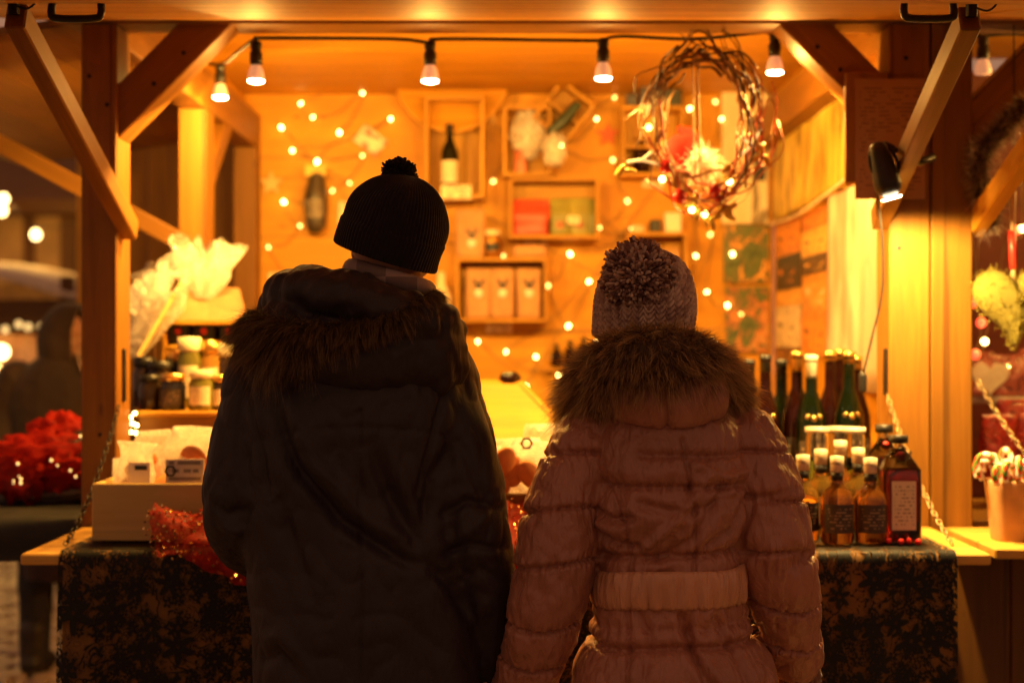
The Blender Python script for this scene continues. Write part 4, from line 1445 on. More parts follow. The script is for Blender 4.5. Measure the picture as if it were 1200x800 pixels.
# glittering red cloth
red_m, n, l, b = nmat('red_tulle')
f = noise(n, l, coords(n, l, 'Object'), 60, 3)
l.new(ramp(n, l, f, [(.3, (.30, .008, .004)), (.7, (.50, .018, .006))]), b.inputs['Base Color'])
b.inputs['Roughness'].default_value = .6; b.inputs['Specular IOR Level'].default_value = .2
tl = n.new('ShaderNodeBsdfTranslucent'); tl.inputs[0].default_value = (.6, .03, .01, 1)
tr = n.new('ShaderNodeBsdfTransparent')
m1 = n.new('ShaderNodeMixShader'); m1.inputs[0].default_value = .4
m2 = n.new('ShaderNodeMixShader'); m2.inputs[0].default_value = .68
l.new(b.outputs[0], m1.inputs[1]); l.new(tl.outputs[0], m1.inputs[2]); l.new(tr.outputs[0], m2.inputs[1]); l.new(m1.outputs[0], m2.inputs[2])
l.new(m2.outputs[0], n['Material Output'].inputs['Surface'])
bump(n, l, b, f, .5, .004)
M['glit'] = plain('glitter', (.95, .55, .2), .18, 1.0)


def glitter(V, n, parent, s=.0042, seed=0):
    rng = np.random.default_rng(seed)
    c = V[rng.integers(0, len(V), n)] + rng.normal(size=(n, 3)) * .006
    a_ = rng.normal(size=(n, 3)); a_ /= np.linalg.norm(a_, axis=1)[:, None]
    b_ = np.cross(a_, rng.normal(size=(n, 3))); b_ /= np.linalg.norm(b_, axis=1)[:, None]
    Q = np.stack([c + a_ * s, c + b_ * s, c - a_ * s, c - b_ * s], 1).reshape(-1, 3)
    o = mk('glitter', (Q, [(4 * i, 4 * i + 1, 4 * i + 2, 4 * i + 3) for i in range(n)]), M['glit'], parent)
    o['kind'] = 'stuff'


def soft_cloth(ctrl, nu, nv, amp, fr, seed, label, cat, nm='red_cloth', gl=700):
    """surface through a grid of control points, crumpled"""
    G = np.array([[list(c) for c in r] for r in ctrl], dtype=float)
    A = np.array([crom(r, nu) for r in G])
    B = np.array([crom(A[:, i], nv) for i in range(A.shape[1])])
    w_, h_ = B.shape[0], B.shape[1]
    V = B.reshape(-1, 3)
    V = V + amp * np.stack([vnoise(V, fr, seed) * .5, vnoise(V, fr, seed + 3) - .3, vnoise(V, fr, seed + 7)], 1) + .4 * amp * np.stack([vnoise(V, fr * 2.7, seed + 1)] * 3, 1)
    F = [(i * h_ + j, (i + 1) * h_ + j, (i + 1) * h_ + j + 1, i * h_ + j + 1) for i in range(w_ - 1) for j in range(h_ - 1)]
    o = mk(nm, (V, F), red_m, None, True)
    tag(o, label, cat)
    glitter(V, gl, o, seed=int(seed * 10))
    return o


soft_cloth([[P(178, 590, 3.555), P(215, 600, 3.56), P(260, 596, 3.56), P(300, 600, 3.56), P(330, 600, 3.56)],
            [P(174, 612, 3.50), P(210, 610, 3.50), P(255, 612, 3.50), P(300, 615, 3.50), P(335, 615, 3.5)],
            [P(180, 632, 3.46), P(214, 634, 3.45), P(262, 640, 3.44), P(305, 645, 3.44), P(340, 642, 3.44)],
            [P(186, 650, 3.42), P(222, 656, 3.42), P(262, 672, 3.41), P(305, 686, 3.41), P(345, 680, 3.41)]], 7, 7, .022, 16, 2.0, 'glittering red gauze bunched over the counter edge below the pale tray', 'cloth')
soft_cloth([[P(540, 585, 3.60), P(580, 584, 3.60), P(605, 586, 3.60), P(640, 584, 3.60), P(690, 590, 3.6)],
            [P(540, 612, 3.54), P(580, 612, 3.54), P(605, 610, 3.54), P(640, 612, 3.54), P(690, 612, 3.54)],
            [P(540, 640, 3.45), P(580, 640, 3.44), P(605, 642, 3.44), P(640, 640, 3.44), P(690, 640, 3.44)],
            [P(540, 690, 3.41), P(580, 692, 3.41), P(605, 696, 3.41), P(640, 690, 3.41), P(690, 690, 3.41)]], 7, 7, .020, 16, 5.0, 'glittering red gauze on the counter edge between the two customers', 'cloth', gl=600)

# ------------------------------------------------------------------ bottles on the right
for i, (px, D, h, gm, fo, fh_, md, py0) in enumerate(((897, 4.22, .315, 'red_glass', 'black', .05, True, 0), (916, 4.34, .30, 'green_glass', 'black', .04, False, 0), (934, 4.24, .325, 'red_glass', 'gold', .06, False, 0), (951, 4.17, .315, 'green_glass', 'cream_foil', .075, True, 0),
                                                 (973, 4.30, .325, 'red_glass', 'gold', .03, False, 0), (984, 4.36, .33, 'red_glass', 'gold', .03, False, 0), (995, 4.18, .325, 'green_glass', 'gold', .035, True, 0), (878, 4.33, .30, 'green_glass', 'black', .04, False, 0), (1004, 4.34, .31, 'red_glass', 'gold', .04, False, 0))):
    p = P(px, 0, D)
    lab = ['wine bottle with gold medals and black cap near the fur collar', 'dark green bottle with thin black cap in the back row', 'red wine bottle under a tall gold cap in the back row', 'green bottle with cream cap and gold medals', 'red wine bottle beside the green medal bottle in the back row', 'red wine bottle behind two others in the back row', 'green bottle with gold medals at the end nearest the post', 'dark bottle tucked behind the fur collar', 'red wine bottle at the end of the back row by the banner'][i]
    wine_bottle((p.x, D, .9455), lab, h + .16, gm, fo, 'label_k', fh_, md, s=1.12)
# boxed and clear glasses behind the small bottles
SM = [(.0, 0), (.034, 0), (.038, .004), (.0385, .105), (.034, .122), (.018, .138), (.0135, .15), (.0135, .19), (.0155, .192), (.0155, .21), (.0, .211)]
M['amber'] = glass('amber_spirit', (.55, .20, .04), .03, .85)
M['greenl'] = glass('green_spirit', (.45, .50, .08), .03, .9)
M['yellowl'] = glass('yellow_spirit', (.8, .45, .08), .03, .9)
M['whitecap'] = plain('cream_cap', (.72, .58, .42), .35)


def spirit(p, h, glassm, lab, label, cap_h=.03, s=1.0, group=None, sleeve=True):
    k = h / .211
    pr = [(r * s, z_ * k) for r, z_ in SM]
    e = thing('bottle', label, 'bottle', p, group)
    mk('glass', lathe(pr, 22, p), M[glassm], e, True)
    mk('cap', lathe([(.0145, h - cap_h * 1.3), (.0165, h - cap_h * 1.28), (.017, h), (.0, h + .002)], 18, p), M['whitecap'], e, True)
    if sleeve:
        mk('neck_sleeve', lathe([(pr[6][0] + .001, pr[6][1] + .003), (pr[6][0] + .001, h - cap_h * 1.3)], 16, p), M['ink'], e, True)
    rb = pr[3][0] + .0008
    mk('label', lathe([(rb, .25 * pr[3][1]), (rb, .92 * pr[3][1])], 14, p, PI * 1.5 - 1.0, PI * 1.5 + 1.0), M[lab], e, True)
    return e


for i, (px, D, h, gm, lb, tx) in enumerate(((981, 3.56, .215, 'amber', 'label_k', 'small amber bottle with black label standing foremost'), (1020, 3.57, .210, 'amber', 'label_k', 'small amber bottle with black label touching the square red bottle'),
                                            (941, 3.60, .215, 'yellowl', 'label_k', 'small yellow bottle with dark label next to the pink coat sleeve'), (1006, 3.70, .225, 'yellowl', 'label_w', 'small yellow bottle behind the two amber ones'), (962, 3.72, .22, 'yellowl', 'label_w', 'small yellow bottle behind the foremost amber one'), (985, 3.76, .24, 'amber', 'label_w', 'amber bottle with white label in the middle row'))):
    p = P(px, 0, D)
    spirit((p.x, D, Z0), h, gm, lb, tx, s=1.08)
for i, (px, D, h, c) in enumerate(((958, 3.85, .27, 'greenl'), (983, 3.87, .27, 'yellowl'), (1000, 3.84, .27, 'greenl'))):
    p = P(px, 0, D)
    tx = ['clear tall jar with green liquid and white lid behind the small bottles', 'clear tall jar with yellow liquid and white lid', 'clear tall jar with green liquid and white lid nearest the post'][i]
    e = thing('tall_jar', tx, 'jar', (p.x, D, Z0))
    mk('glass', lathe([(0, 0), (.030, 0), (.0315, .004), (.0315, h - .02), (.029, h - .012)], 20, (p.x, D, Z0)), M['clear'], e, True)
    mk('liquid', lathe([(0, .004), (.028, .004), (.0285, h * .7), (0, h * .702)], 18, (p.x, D, Z0)), M[c], e, True)
    mk('lid', lathe([(.031, h - .014), (.033, h - .012), (.033, h), (0, h + .001)], 18, (p.x, D, Z0)), M['whitecap'], e, True)
# square red bottles
def square_bottle(p, w, h, label):
    e = thing('square_bottle', label, 'bottle', p)
    x, y, z0 = p
    rings = [(x, y, z0 + t * h, w * a_, w * a_, e_) for t, a_, e_ in ((0, .48, 5), (.01, .5, 5), (.03, .5, 5), (.62, .5, 5), (.70, .46, 4), (.80, .30, 3), (.87, .16, 2), (.92, .14, 2), (.93, .14, 2))]
    mk('glass', loft(rings, 28, 3), M['clear'], e, True)
    rings = [(x, y, z0 + t * h, w * a_, w * a_, e_) for t, a_, e_ in ((.012, .47, 5), (.03, .485, 5), (.60, .485, 5), (.68, .45, 4), (.70, .42, 4), (.702, .40, 4))]
    mk('liquid', loft(rings, 28, 3), glass('red_liqueur', (.40, .015, .01), .05, .6), e, True)
    mk('cap', lathe([(.022, h * .925), (.024, h * .93), (.024, h), (0, h + .001)], 18, p), M['iron'], e, True)
    mk('label', box(x - w * .30, x + w * .30, y - w * .5 - .002, y - w * .5 - .0005, z0 + h * .12, z0 + h * .58), M['label_w'], e)
    mk('wax_seal', ellipsoid((x + .0, y - w * .2, z0 + h * .80), (.013, .006, .013), 12, 8), plain('red_wax', (.6, .03, .02), .3), e, True)
    return e


square_bottle((P(1053, 0, 3.60).x, 3.60, Z0), .100, .265, 'square clear bottle of deep red liqueur beside the chain')
square_bottle((P(1036, 0, 3.80).x, 3.80, Z0), .085, .28, 'second square bottle of red liqueur behind the first')
for i, (dx, dy) in enumerate(((.0, 0), (.022, .012), (-.026, .018), (.041, -.006))):
    o = mk('red_bead', ellipsoid((P(1058, 0, 3.5).x + dx, 3.515 + dy, Z0 + .008), (.008, .008, .008), 10, 8), plain('red_bead%d' % i, (.6, .02, .02), .2), None, True)
    tag(o, 'shiny red bead lying before the square red bottle', 'bead', 'beads before the square bottle')

# ------------------------------------------------------------------ goods at the left inside
bx0, bx1 = P(163, 0, 4.2).x, P(262, 0, 4.2).x
zt = P(0, 482, 4.2).z
e = thing('wooden_box', 'tall upturned wooden box carrying jars behind the pale tray', 'box', ((bx0 + bx1) / 2, 4.35, .9455))
board('front_board', bx0, bx1 + .1, 4.20, 4.216, .9455, zt - .016, M['timber'], e, .003, 0)
board('top_board', bx0 - .01, bx1 + .12, 4.19, 4.56, zt - .0155, zt, M['pine'], e, .003, 0)
board('side_board', bx0, bx0 + .016, 4.217, 4.55, .9455, zt - .016, M['timber'], e, .003, 2)
board('side_board', bx1 + .084, bx1 + .1, 4.217, 4.55, .9455, zt - .016, M['timber'], e, .003, 2)
JP = [(0, 0), (.036, 0), (.038, .004), (.038, .07), (.031, .082), (.031, .09)]


def jar(p, body, lid, label, s=1.0, h=1.0, lab='label_w', group='jars on the tall box'):
    e = thing('jar', label, 'jar', p, group)
    mk('glass', lathe([(r * s, z_ * h) for r, z_ in JP], 18, p), body, e, True)
    mk('lid', lathe([(.032 * s, .083 * h), (.036 * s, .086 * h), (.036 * s, .104 * h), (0, .105 * h)], 18, p), lid, e, True)
    if lab:
        mk('label', lathe([(.0386 * s, .015 * h), (.0386 * s, .062 * h)], 12, p, PI * 1.5 - .9, PI * 1.5 + .9), M[lab], e, True)
    return e


dark = plain('dark_preserve', (.03, .018, .012), .12)
amberj = plain('honey_preserve', (.35, .18, .03), .12)
greenj = plain('green_preserve', (.16, .15, .03), .15)
blueb = plain('blue_black', (.02, .02, .035), .2)
jr = [(176, 4.30, dark, M['black'], .9, 1.0, None), (203, 4.27, blueb, M['gold'], 1.0, 1.05, 'label_k'), (236, 4.26, greenj, M['cream_foil'], 1.0, 1.15, 'label_w'), (258, 4.28, dark, M['gold'], .9, 1.0, 'label_w'), (188, 4.42, dark, M['black'], 1.1, 1.4, None), (222, 4.44, greenj, M['cream_foil'], 1.0, 2.1, 'label_w'), (246, 4.46, amberj, M['gold'], .95, 2.0, 'label_w'), (170, 4.47, dark, M['black'], 1.0, 1.5, None), (206, 4.50, dark, M['gold'], 1.0, 1.7, None), (262, 4.48, dark, M['cream_foil'], 1.0, 1.9, None)]
jl = ['dark jar with black lid at the corner of the tall box', 'blue black jar with gold lid at the front of the tall box', 'green jar with cream lid at the front of the tall box', 'dark jar with gold lid by the black parka sleeve', 'wide dark jar with black lid in the rear jar row', 'tall green jar with cream lid in the rear jar row', 'tall honey coloured jar with gold lid in the rear jar row', 'dark jar behind the corner of the tall box', 'tall dark jar with gold lid in the rear jar row', 'tall dark jar with cream lid by the parka sleeve']
for (px, D, bo, li, s, h, la), tx in zip(jr, jl):
    jar((P(px, 0, D).x, D, zt + .001), bo, li, tx, s, h, la)
# rack of dark packs above
zr = P(0, 404, 4.62).z
rk = thing('display_rack', 'small two tier wooden rack of black packs behind the jars', 'rack', P(240, 480, 4.7))
rx0, rx1 = P(196, 0, 4.62).x, P(300, 0, 4.62).x
for zz, ya in ((zr, 4.60), (P(0, 376, 4.62).z, 4.58)):
    board('shelf', rx0, rx1, ya, 4.78, zz - .012, zz, M['crate'], rk, .002, 0)
board('side_board', rx0 - .013, rx0 - .0005, 4.60, 4.78, .9455, P(0, 374, 4.62).z, M['pine'], rk, .002, 2)
board('side_board', rx1 + .0005, rx1 + .013, 4.60, 4.78, .9455, P(0, 374, 4.62).z, M['pine'], rk, .002, 2)
board('back_board', rx0, rx1, 4.781, 4.79, .9455, P(0, 374, 4.62).z, M['oldwood'], rk, .002, 0)
redt = plain('red_dot', (.6, .04, .02), .4)
for i, px in enumerate((211, 241, 271)):
    p = P(px, 0, 4.66)
    o = link('black_pack', bbox_me(.072, .06, .064, .006), M['black'], None, Matrix.Translation((p.x, 4.66, zr + .033)))
    tag(o, ['black pack with a red dot beside the slanted gift tray', 'black pack with a red dot between two others on the rack', 'black pack with a red dot by the parka hood'][i], 'pack', 'black packs on the rack')
    mk('red_dot', ellipsoid((p.x, 4.629, zr + .045), (.012, .003, .012), 10, 6), redt, o, True)
# film wrapped gift boxes on the rack
zt2 = P(0, 376, 4.62).z
def wedge(name, q, th, mat, parent):
    q = [Vector(v) for v in q]
    nrm = (q[1] - q[0]).cross(q[2] - q[0]).normalized() * th
    V = q + [v + nrm for v in q]
    k = len(q)
    return mk(name, (np.array([list(v) for v in V]), [tuple(range(k - 1, -1, -1)), tuple(range(k, 2 * k))] + [(i, (i + 1) % k, k + (i + 1) % k, k + i) for i in range(k)]), mat, parent)
def ruffle(c, r0, r1, h, tilt, seed, folds=8, n=72, m=14):
    rg_ = random.Random(seed)
    ph = [rg_.uniform(0, 6.28) for _ in range(4)]
    V = []
    for i in range(m):
        t = i / (m - 1)
        for k in range(n):
            a_ = 2 * PI * k / n
            f_ = .42 * math.sin(folds * a_ + ph[0] + 1.5 * t) + .25 * math.sin((folds * 2 - 3) * a_ + ph[1]) + .22 * math.sin(3 * a_ + ph[2])
            r = (r0 + (r1 - r0) * t ** .8) * (1 + f_ * t)
            V.append((r * math.cos(a_), r * .75 * math.sin(a_), h * t * (1 + .22 * math.sin(5 * a_ + ph[3]) * t + .12 * math.sin(11 * a_))))
    F = [(i * n + k, i * n + (k + 1) % n, (i + 1) * n + (k + 1) % n, (i + 1) * n + k) for i in range(m - 1) for k in range(n)]
    return xf((np.array(V), F), Matrix.Translation(Vector(c)) @ Matrix.Rotation(tilt, 4, 'Y'))


e = thing('gift_basket', 'tan gift box bursting with blazing white film on the rack', 'gift', P(245, 376, 4.68))
wedge('box_side', [P(200, 375, 4.62), P(290, 375, 4.62), P(272, 344, 4.66), P(235, 352, 4.66), P(212, 330, 4.66)], -.006, M['kraft'], e)
wedge('box_back', [P(200, 375, 4.76), P(290, 375, 4.76), P(280, 338, 4.78), P(214, 330, 4.78)], -.006, M['kraft'], e)
mk('film', ruffle(P(240, 346, 4.70), .03, .085, .13, -.15, 3), M['film_w'], e, True)
mk('film', ruffle(P(242, 342, 4.73), .025, .08, .14, .1, 5, 7), M['film'], e, True)
mk('film', ruffle(P(238, 350, 4.67), .03, .07, .10, .1, 8, 6), M['film_w'], e, True)
e = thing('gift_basket', 'leaning slanted gift tray wrapped in shiny clear film beside the post', 'gift', P(170, 415, 4.5))
wedge('tray_board', [P(160, 416, 4.42), P(163, 416, 4.55), P(214, 330, 4.68), P(210, 330, 4.50)], .012, M['pale'], e)
mk('film', xf(ruffle((0, 0, -.12), .035, .05, .24, 0, 12, 6), Matrix.Translation(P(176, 380, 4.52)) @ Matrix.Rotation(math.radians(32), 4, 'Y')), M['film_w'], e, True)
mk('film', ruffle(P(184, 366, 4.58), .03, .085, .11, -.5, 15, 7), M['film'], e, True)
mk('film', ruffle(P(176, 384, 4.56), .03, .08, .13, -.75, 18, 8), M['film'], e, True)
mk('red_bow', crumple(P(182, 352, 4.55), (.028, .02, .022), 3, .4), redt, e, True)
bl_ = thing('support_post', 'plain wooden stand under the slanted gift tray', 'stand', (P(168, 0, 4.5).x, 4.5, .9455))
board('upright', P(162, 0, 4.5).x, P(174, 0, 4.5).x, 4.58, 4.61, .9455, P(0, 404, 4.6).z, M['oldwood'], bl_, .002, 2)
board('foot', P(154, 0, 4.5).x, P(182, 0, 4.5).x, 4.575, 4.615, .9452, .96, M['oldwood'], bl_, .002, 0)
# (end of gifts)
# little cluster of gold lights by the post
e = thing('fairy_lights', 'tiny cluster of gold lights by the shaded post above the tray', 'lights', P(156, 498, 4.12))
cp = [(158, 484), (153, 489), (155, 496), (160, 498), (153, 506), (159, 507)]
for px, py in cp:
    mk('bulb', ellipsoid(P(px, py, 4.14), (.006, .006, .006), 8, 6), M['fairy'], e, True)
mk('wire', tube(crom([P(px, py, 4.145) for px, py in cp] + [P(165, 540, 4.16), P(168, 570, 4.2)], 3), .0015, 4), M['wire'], e)

# ------------------------------------------------------------------ side counter on the left
o = soft_cloth([[(-1.92, 4.08, .83), (-1.9, 4.12, .955), (-1.88, 4.5, .958), (-1.88, 5.0, .958)],
                [(-1.6, 4.08, .83), (-1.6, 4.12, .955), (-1.6, 4.5, .958), (-1.6, 5.0, .958)],
                [(-1.25, 4.08, .83), (-1.25, 4.12, .955), (-1.25, 4.5, .958), (-1.25, 5.0, .958)]], 8, 8, .006, 9, 3, 'black cloth over the side counter under the red tulle', 'cloth', 'black_cloth', 2)
o.data.materials.clear(); o.data.materials.append(plain('black_cloth_m', (.012, .010, .009), .7))
o = mk('folded_coat', crumple((-1.50, 4.45, 1.01), (.22, .16, .055), 21, .25, 36, 18, 3), plain('grey_wool', (.13, .10, .09), .8, 0, .3, 40, .3, sheen=.3), None, True)
tag(o, 'crumpled grey woollen bundle lying on the side counter', 'clothing')
o = mk('dark_bag', crumple((-1.34, 4.42, 1.10), (.13, .1, .085), 25, .25, 30, 16, 2.5), M['black'], None, True)
tag(o, 'black soft bag under the red tulle on the side counter', 'bag')
rt = thing('red_tulle', 'bunched bright red tulle with gold light beads on the side counter', 'decoration', P(45, 560, 4.35))
for k in range(3):
    pass
V, F = crumple(P(48, 535, 4.36), (.16, .09, .075), 31, .55, 44, 26, 2.6)
mk('tulle', (V, F), red_m, rt, True)
V, F = crumple(P(75, 548, 4.34), (.10, .08, .06), 35, .5, 36, 22, 2.8)
mk('tulle', (V, F), red_m, rt, True)
V, F = crumple(P(70, 508, 4.42), (.09, .05, .06), 37, .5, 36, 22, 2.8)
mk('tulle', (V, F), red_m, rt, True)
V, F = crumple(P(25, 558, 4.30), (.07, .05, .07), 38, .5, 30, 20, 2.8)
mk('tulle', (V, F), red_m, rt, True)
for px, py in ((22, 558), (27, 561), (13, 565), (26, 568), (94, 514), (92, 556), (80, 550), (68, 546), (24, 540), (18, 568), (60, 540)):
    r_ = random.uniform(.0025, .005)
    mk('gold_bead', ellipsoid(P(px + random.uniform(-4, 4), py + random.uniform(-4, 4), 4.24), (r_, r_, r_), 8, 6), M['dimbulb'], rt, True)

# ------------------------------------------------------------------ neighbour's goods on the right
moss = hairmat('moss', (.12, .10, .012), (.24, .20, .025), (.38, .31, .05), .8)
mc = P(1188, 357, 3.95)


def heart(t):
    return .0625 * 16 * math.sin(t) ** 3 / 16 * 1.0, .0625 * (13 * math.cos(t) - 5 * math.cos(2 * t) - 2 * math.cos(3 * t) - math.cos(4 * t)) / 16


e = thing('moss_heart', 'fat yellow green moss heart hanging on a cream and red ribbon', 'decoration', mc)
V, rr_ = [], []
n = 40
for s, d in ((.0, -.05), (.45, -.046), (.75, -.036), (.95, -.018), (1.0, 0), (.95, .018), (.75, .036), (.45, .046), (.0, .05)):
    for k in range(n):
        hx, hz = heart(2 * PI * k / n)
        V.append((mc.x + hx * s * 1.85, mc.y + d, mc.z + hz * s * 1.85 + .01))
F = [(i * n + k, i * n + (k + 1) % n, (i + 1) * n + (k + 1) % n, (i + 1) * n + k) for i in range(8) for k in range(n)]
V = np.array(V)
hb = mk('moss_body', (V, F), plain('moss_core', (.17, .145, .02), .9), e, True)
NN = V - np.array((mc.x, mc.y, mc.z)); 
idx = RNG.integers(0, len(V), 2600)
strands('moss_fibre', V[idx] + RNG.normal(size=(2600, 3)) * .006, NN[idx] / (np.linalg.norm(NN[idx], axis=1)[:, None] + 1e-6) + RNG.normal(size=(2600, 3)) * .9, .007, .004, moss, hb, .1, .4, 2, 0, 4)
mk('ribbon', join([tube([mc + Vector((.0, 0, .06)), P(1187, 250, 3.95), P(1189, 190, 3.95)], .007, 6)]), plain('cream_ribbon', (.72, .5, .26), .5), e, True)
mk('ribbon', tube([P(1188, 315, 3.945), P(1186, 270, 3.94)], .011, 6), plain('red_ribbon', (.6, .03, .02), .4), e, True)
mk('ribbon_hook', tube([P(1189, 190, 3.95), P(1188, 20, 3.99)], .002, 5), M['cable'], e)
# fur garland along the neighbour's brace
gp = crom([P(1204, 120, 3.93), P(1180, 145, 3.93), P(1158, 168, 3.93), P(1147, 195, 3.93), P(1150, 225, 3.95), P(1160, 245, 3.97), P(1156, 262, 3.98)], 8)
e = thing('tinsel_garland', 'shaggy grey brown tinsel garland draped by the neighbouring brace', 'garland', gp[30])
mk('cord', tube(gp, .012, 6), M['black'], e)
nn = 6500
ii = RNG.integers(0, len(gp), nn)
dd = RNG.normal(size=(nn, 3))
strands('tinsel', gp[ii] + RNG.normal(size=(nn, 3)) * .006, dd, .045 * RNG.uniform(.5, 1.1, nn), .0035, hairmat('tinsel_hair', (.03, .02, .015), (.16, .10, .07), (.55, .42, .32), .35), e, .15, .2, 2, 0, 9)
# wooden heart and bags on the shelf
zs = 1.2755
hp = P(1161, 445, 4.70)
e = thing('wooden_heart', 'flat pale wooden heart standing on the white shelf', 'decoration', (hp.x, 4.705, zs))
pts = [heart(2 * PI * k / 36) for k in range(36)]
mk('heart', flatpoly([(hp.x + a_ * 1.0, zs + .068 + b_ * .96) for a_, b_ in pts[::-1]], 4.70, .012), plain('pale_heart', (.86, .78, .62), .6), e)
pinkf = film('pink_film', (.5, .13, .10), .95, .2)
redf = film('red_film', (.7, .06, .04), .92, .15)
for i, (px, w, h, D) in enumerate(((1150, .10, .15, 4.80), (1182, .13, .14, 4.79), (1215, .12, .16, 4.8))):
    bag('sweet_bag', (P(px, 0, D).x, D, zs), w, .07, h, pinkf, ['pink film bag of sweets behind the wooden heart', 'pink film bag of sweets beside the wooden heart', 'pink film bag of sweets at the far end of the white shelf'][i], 'bag', 71 + i, amp=.1, pinch=.4)
for i, (px, w, h, D, st) in enumerate(((1173, .12, .20, 4.42, 0), (1195, .14, .24, 4.50, 1), (1215, .12, .2, 4.4, 2))):
    bag('sweet_bag', (P(px, 0, D).x, D, .945 + .09), w, .08, h, redf, ['red film bag of sweets left of two others under the shelf', 'tall red film bag of sweets under the white shelf', 'red film bag of sweets right of the tall one'][i], 'bag', 81 + i, amp=.1, pinch=.4)
o = link('wooden_box', bbox_me(.42, .2, .088, .004), M['oldwood'], None, Matrix.Translation((1.72, 4.44, .9455 + .0445)))
tag(o, 'low dark box under the red sweet bags of the neighbouring stall', 'box')
# red fairy bulbs
e = thing('fairy_lights', 'red and white bulbs strung inside the neighbouring stall', 'lights', P(1160, 290, 4.7))
rl = [((1150, 268), 'redbulb'), ((1139, 273), 'fairy'), ((1150, 378), 'redbulb'), ((1143, 415), 'redbulb'), ((1154, 400), 'fairy'), ((1198, 185), 'fairy'), ((1197, 205), 'fairy'), ((1198, 268), 'fairy'), ((1190, 270), 'redbulb'), ((1160, 165), 'redbulb'), ((1141, 355), 'redbulb')]
mk('wire', tube(crom([P(px, py, 4.66) for (px, py), _ in rl], 4), .0016, 4), M['wire'], e)
for (px, py), k in rl:
    r = .011 if k == 'fairy' else .016
    mk('bulb', ellipsoid(P(px, py, 4.64), (r, r, r), 10, 8), M[k], e, True)
# pot of candy canes
pc = P(1188, 622, 3.72)
pz = .9425
e = thing('candy_pot', 'tan square pot holding striped candy canes', 'pot', (pc.x, 3.72, pz))
mk('pot', loft([(pc.x, 3.72, pz + t * .15, a_, a_ * .9, 5) for t, a_ in ((0, .050), (.02, .052), (.5, .058), (1.0, .066), (1.001, .058), (.6, .052))], 28, 3), M['kraft'], e, True)
mst, n, l, b = nmat('candy_stripe')
tc = n.new('ShaderNodeTexCoord')
wv = n.new('ShaderNodeTexWave'); wv.wave_type = 'BANDS'; wv.bands_direction = 'DIAGONAL'; wv.inputs['Scale'].default_value = 14
l.new(tc.outputs['Object'], wv.inputs['Vector'])
l.new(ramp(n, l, wv.outputs['Fac'], [(.35, (.85, .78, .68)), (.5, (.8, .72, .6)), (.56, (.65, .04, .03)), (.85, (.65, .04, .03)), (.95, (.08, .25, .05))]), b.inputs['Base Color'])
b.inputs['Roughness'].default_value = .2
cane = mesh('candy_cane', *tube(crom([(0, 0, -.10), (0, 0, .0), (0, 0, .045), (.012, 0, .066), (.032, 0, .070), (.046, 0, .056), (.050, 0, .032)], 5), .0085, 8), True)
cane.materials.append(mst)
k = 0
for a_ in range(16):
    an = a_ * 2.399
    r = .012 + .034 * math.sqrt(a_ / 16)
    o = link('candy_cane', cane, None, None, Matrix.Translation((pc.x + r * math.cos(an), 3.72 + r * math.sin(an), pz + .145 + random.uniform(0, .02))) @ Matrix.Rotation(an + random.uniform(-1.2, 1.2), 4, 'Z') @ Matrix.Rotation(.35 + random.uniform(-.2, .4), 4, 'Y'))
    tag(o, 'red, white and green striped candy cane in the tan pot', 'candy cane', 'candy canes in the pot')

# ================================================================== PEOPLE
M['skin'] = plain('skin', (.55, .30, .20), .5, 0, .1, 20, .05)
M['skin'].node_tree.nodes['Principled BSDF'].inputs['Subsurface Weight'].default_value = .15
M['eye'] = plain('eye_white', (.8, .78, .74), .15, 0, .02)
M['iris'] = plain('iris', (.08, .045, .02), .1)
M['lip'] = plain('lip', (.42, .15, .11), .4)
M['jean'] = plain('dark_trousers', (.018, .018, .022), .8, 0, .3, 60, .3)
M['boot'] = plain('dark_boots', (.02, .014, .010), .5)


def RX(a, ax): return Matrix.Rotation(a, 4, ax)


def head_parts(c, yaw, roll=0.0, pitch=0.0, s=1.0):
    """head around its centre c; the face looks to +Y before it is turned"""
    Mx = Matrix.Translation(Vector(c)) @ RX(yaw, 'Z') @ RX(roll, 'Y') @ RX(pitch, 'X') @ Matrix.Scale(s, 4)
    E = lambda cc, rr: xf(ellipsoid(cc, rr, 18, 12), Mx)
    parts = [E((0, -.012, .03), (.076, .095, .088)), E((0, .02, -.03), (.064, .072, .082)), E((0, .055, -.085), (.034, .028, .024)),
             E((0, .096, -.012), (.010, .014, .026)), E((0, .104, -.030), (.015, .014, .011)), E((0, .074, .022), (.052, .022, .014)),
             E((-.035, .068, -.032), (.024, .020, .022)), E((.035, .068, -.032), (.024, .020, .022)),
             E((-.078, -.005, -.012), (.010, .020, .033)), E((.078, -.005, -.012), (.010, .020, .033)), E((0, .084, -.058), (.024, .012, .010))]
    return parts, Mx


def face_parts(person, Mx):
    for sg in (-1, 1):
        e_ = mk('eye', xf(ellipsoid((sg * .031, .080, .004), (.0125, .010, .0085), 12, 8), Mx), M['eye'], person, True)
        mk('iris', xf(ellipsoid((sg * .031, .0885, .004), (.0052, .0022, .0052), 10, 6), Mx), M['iris'], e_, True)
        mk('eyebrow', xf(rtube([(sg * .016, .094, .024), (sg * .031, .093, .028), (sg * .048, .082, .023)], [.003, .0035, .002], 3, 6), Mx), M['boot'], person, True)
    mk('mouth', xf(join([ellipsoid((0, .096, -.0555), (.021, .004, .004), 12, 6), ellipsoid((0, .096, -.0625), (.018, .005, .0045), 12, 6)]), Mx), M['lip'], person, True)


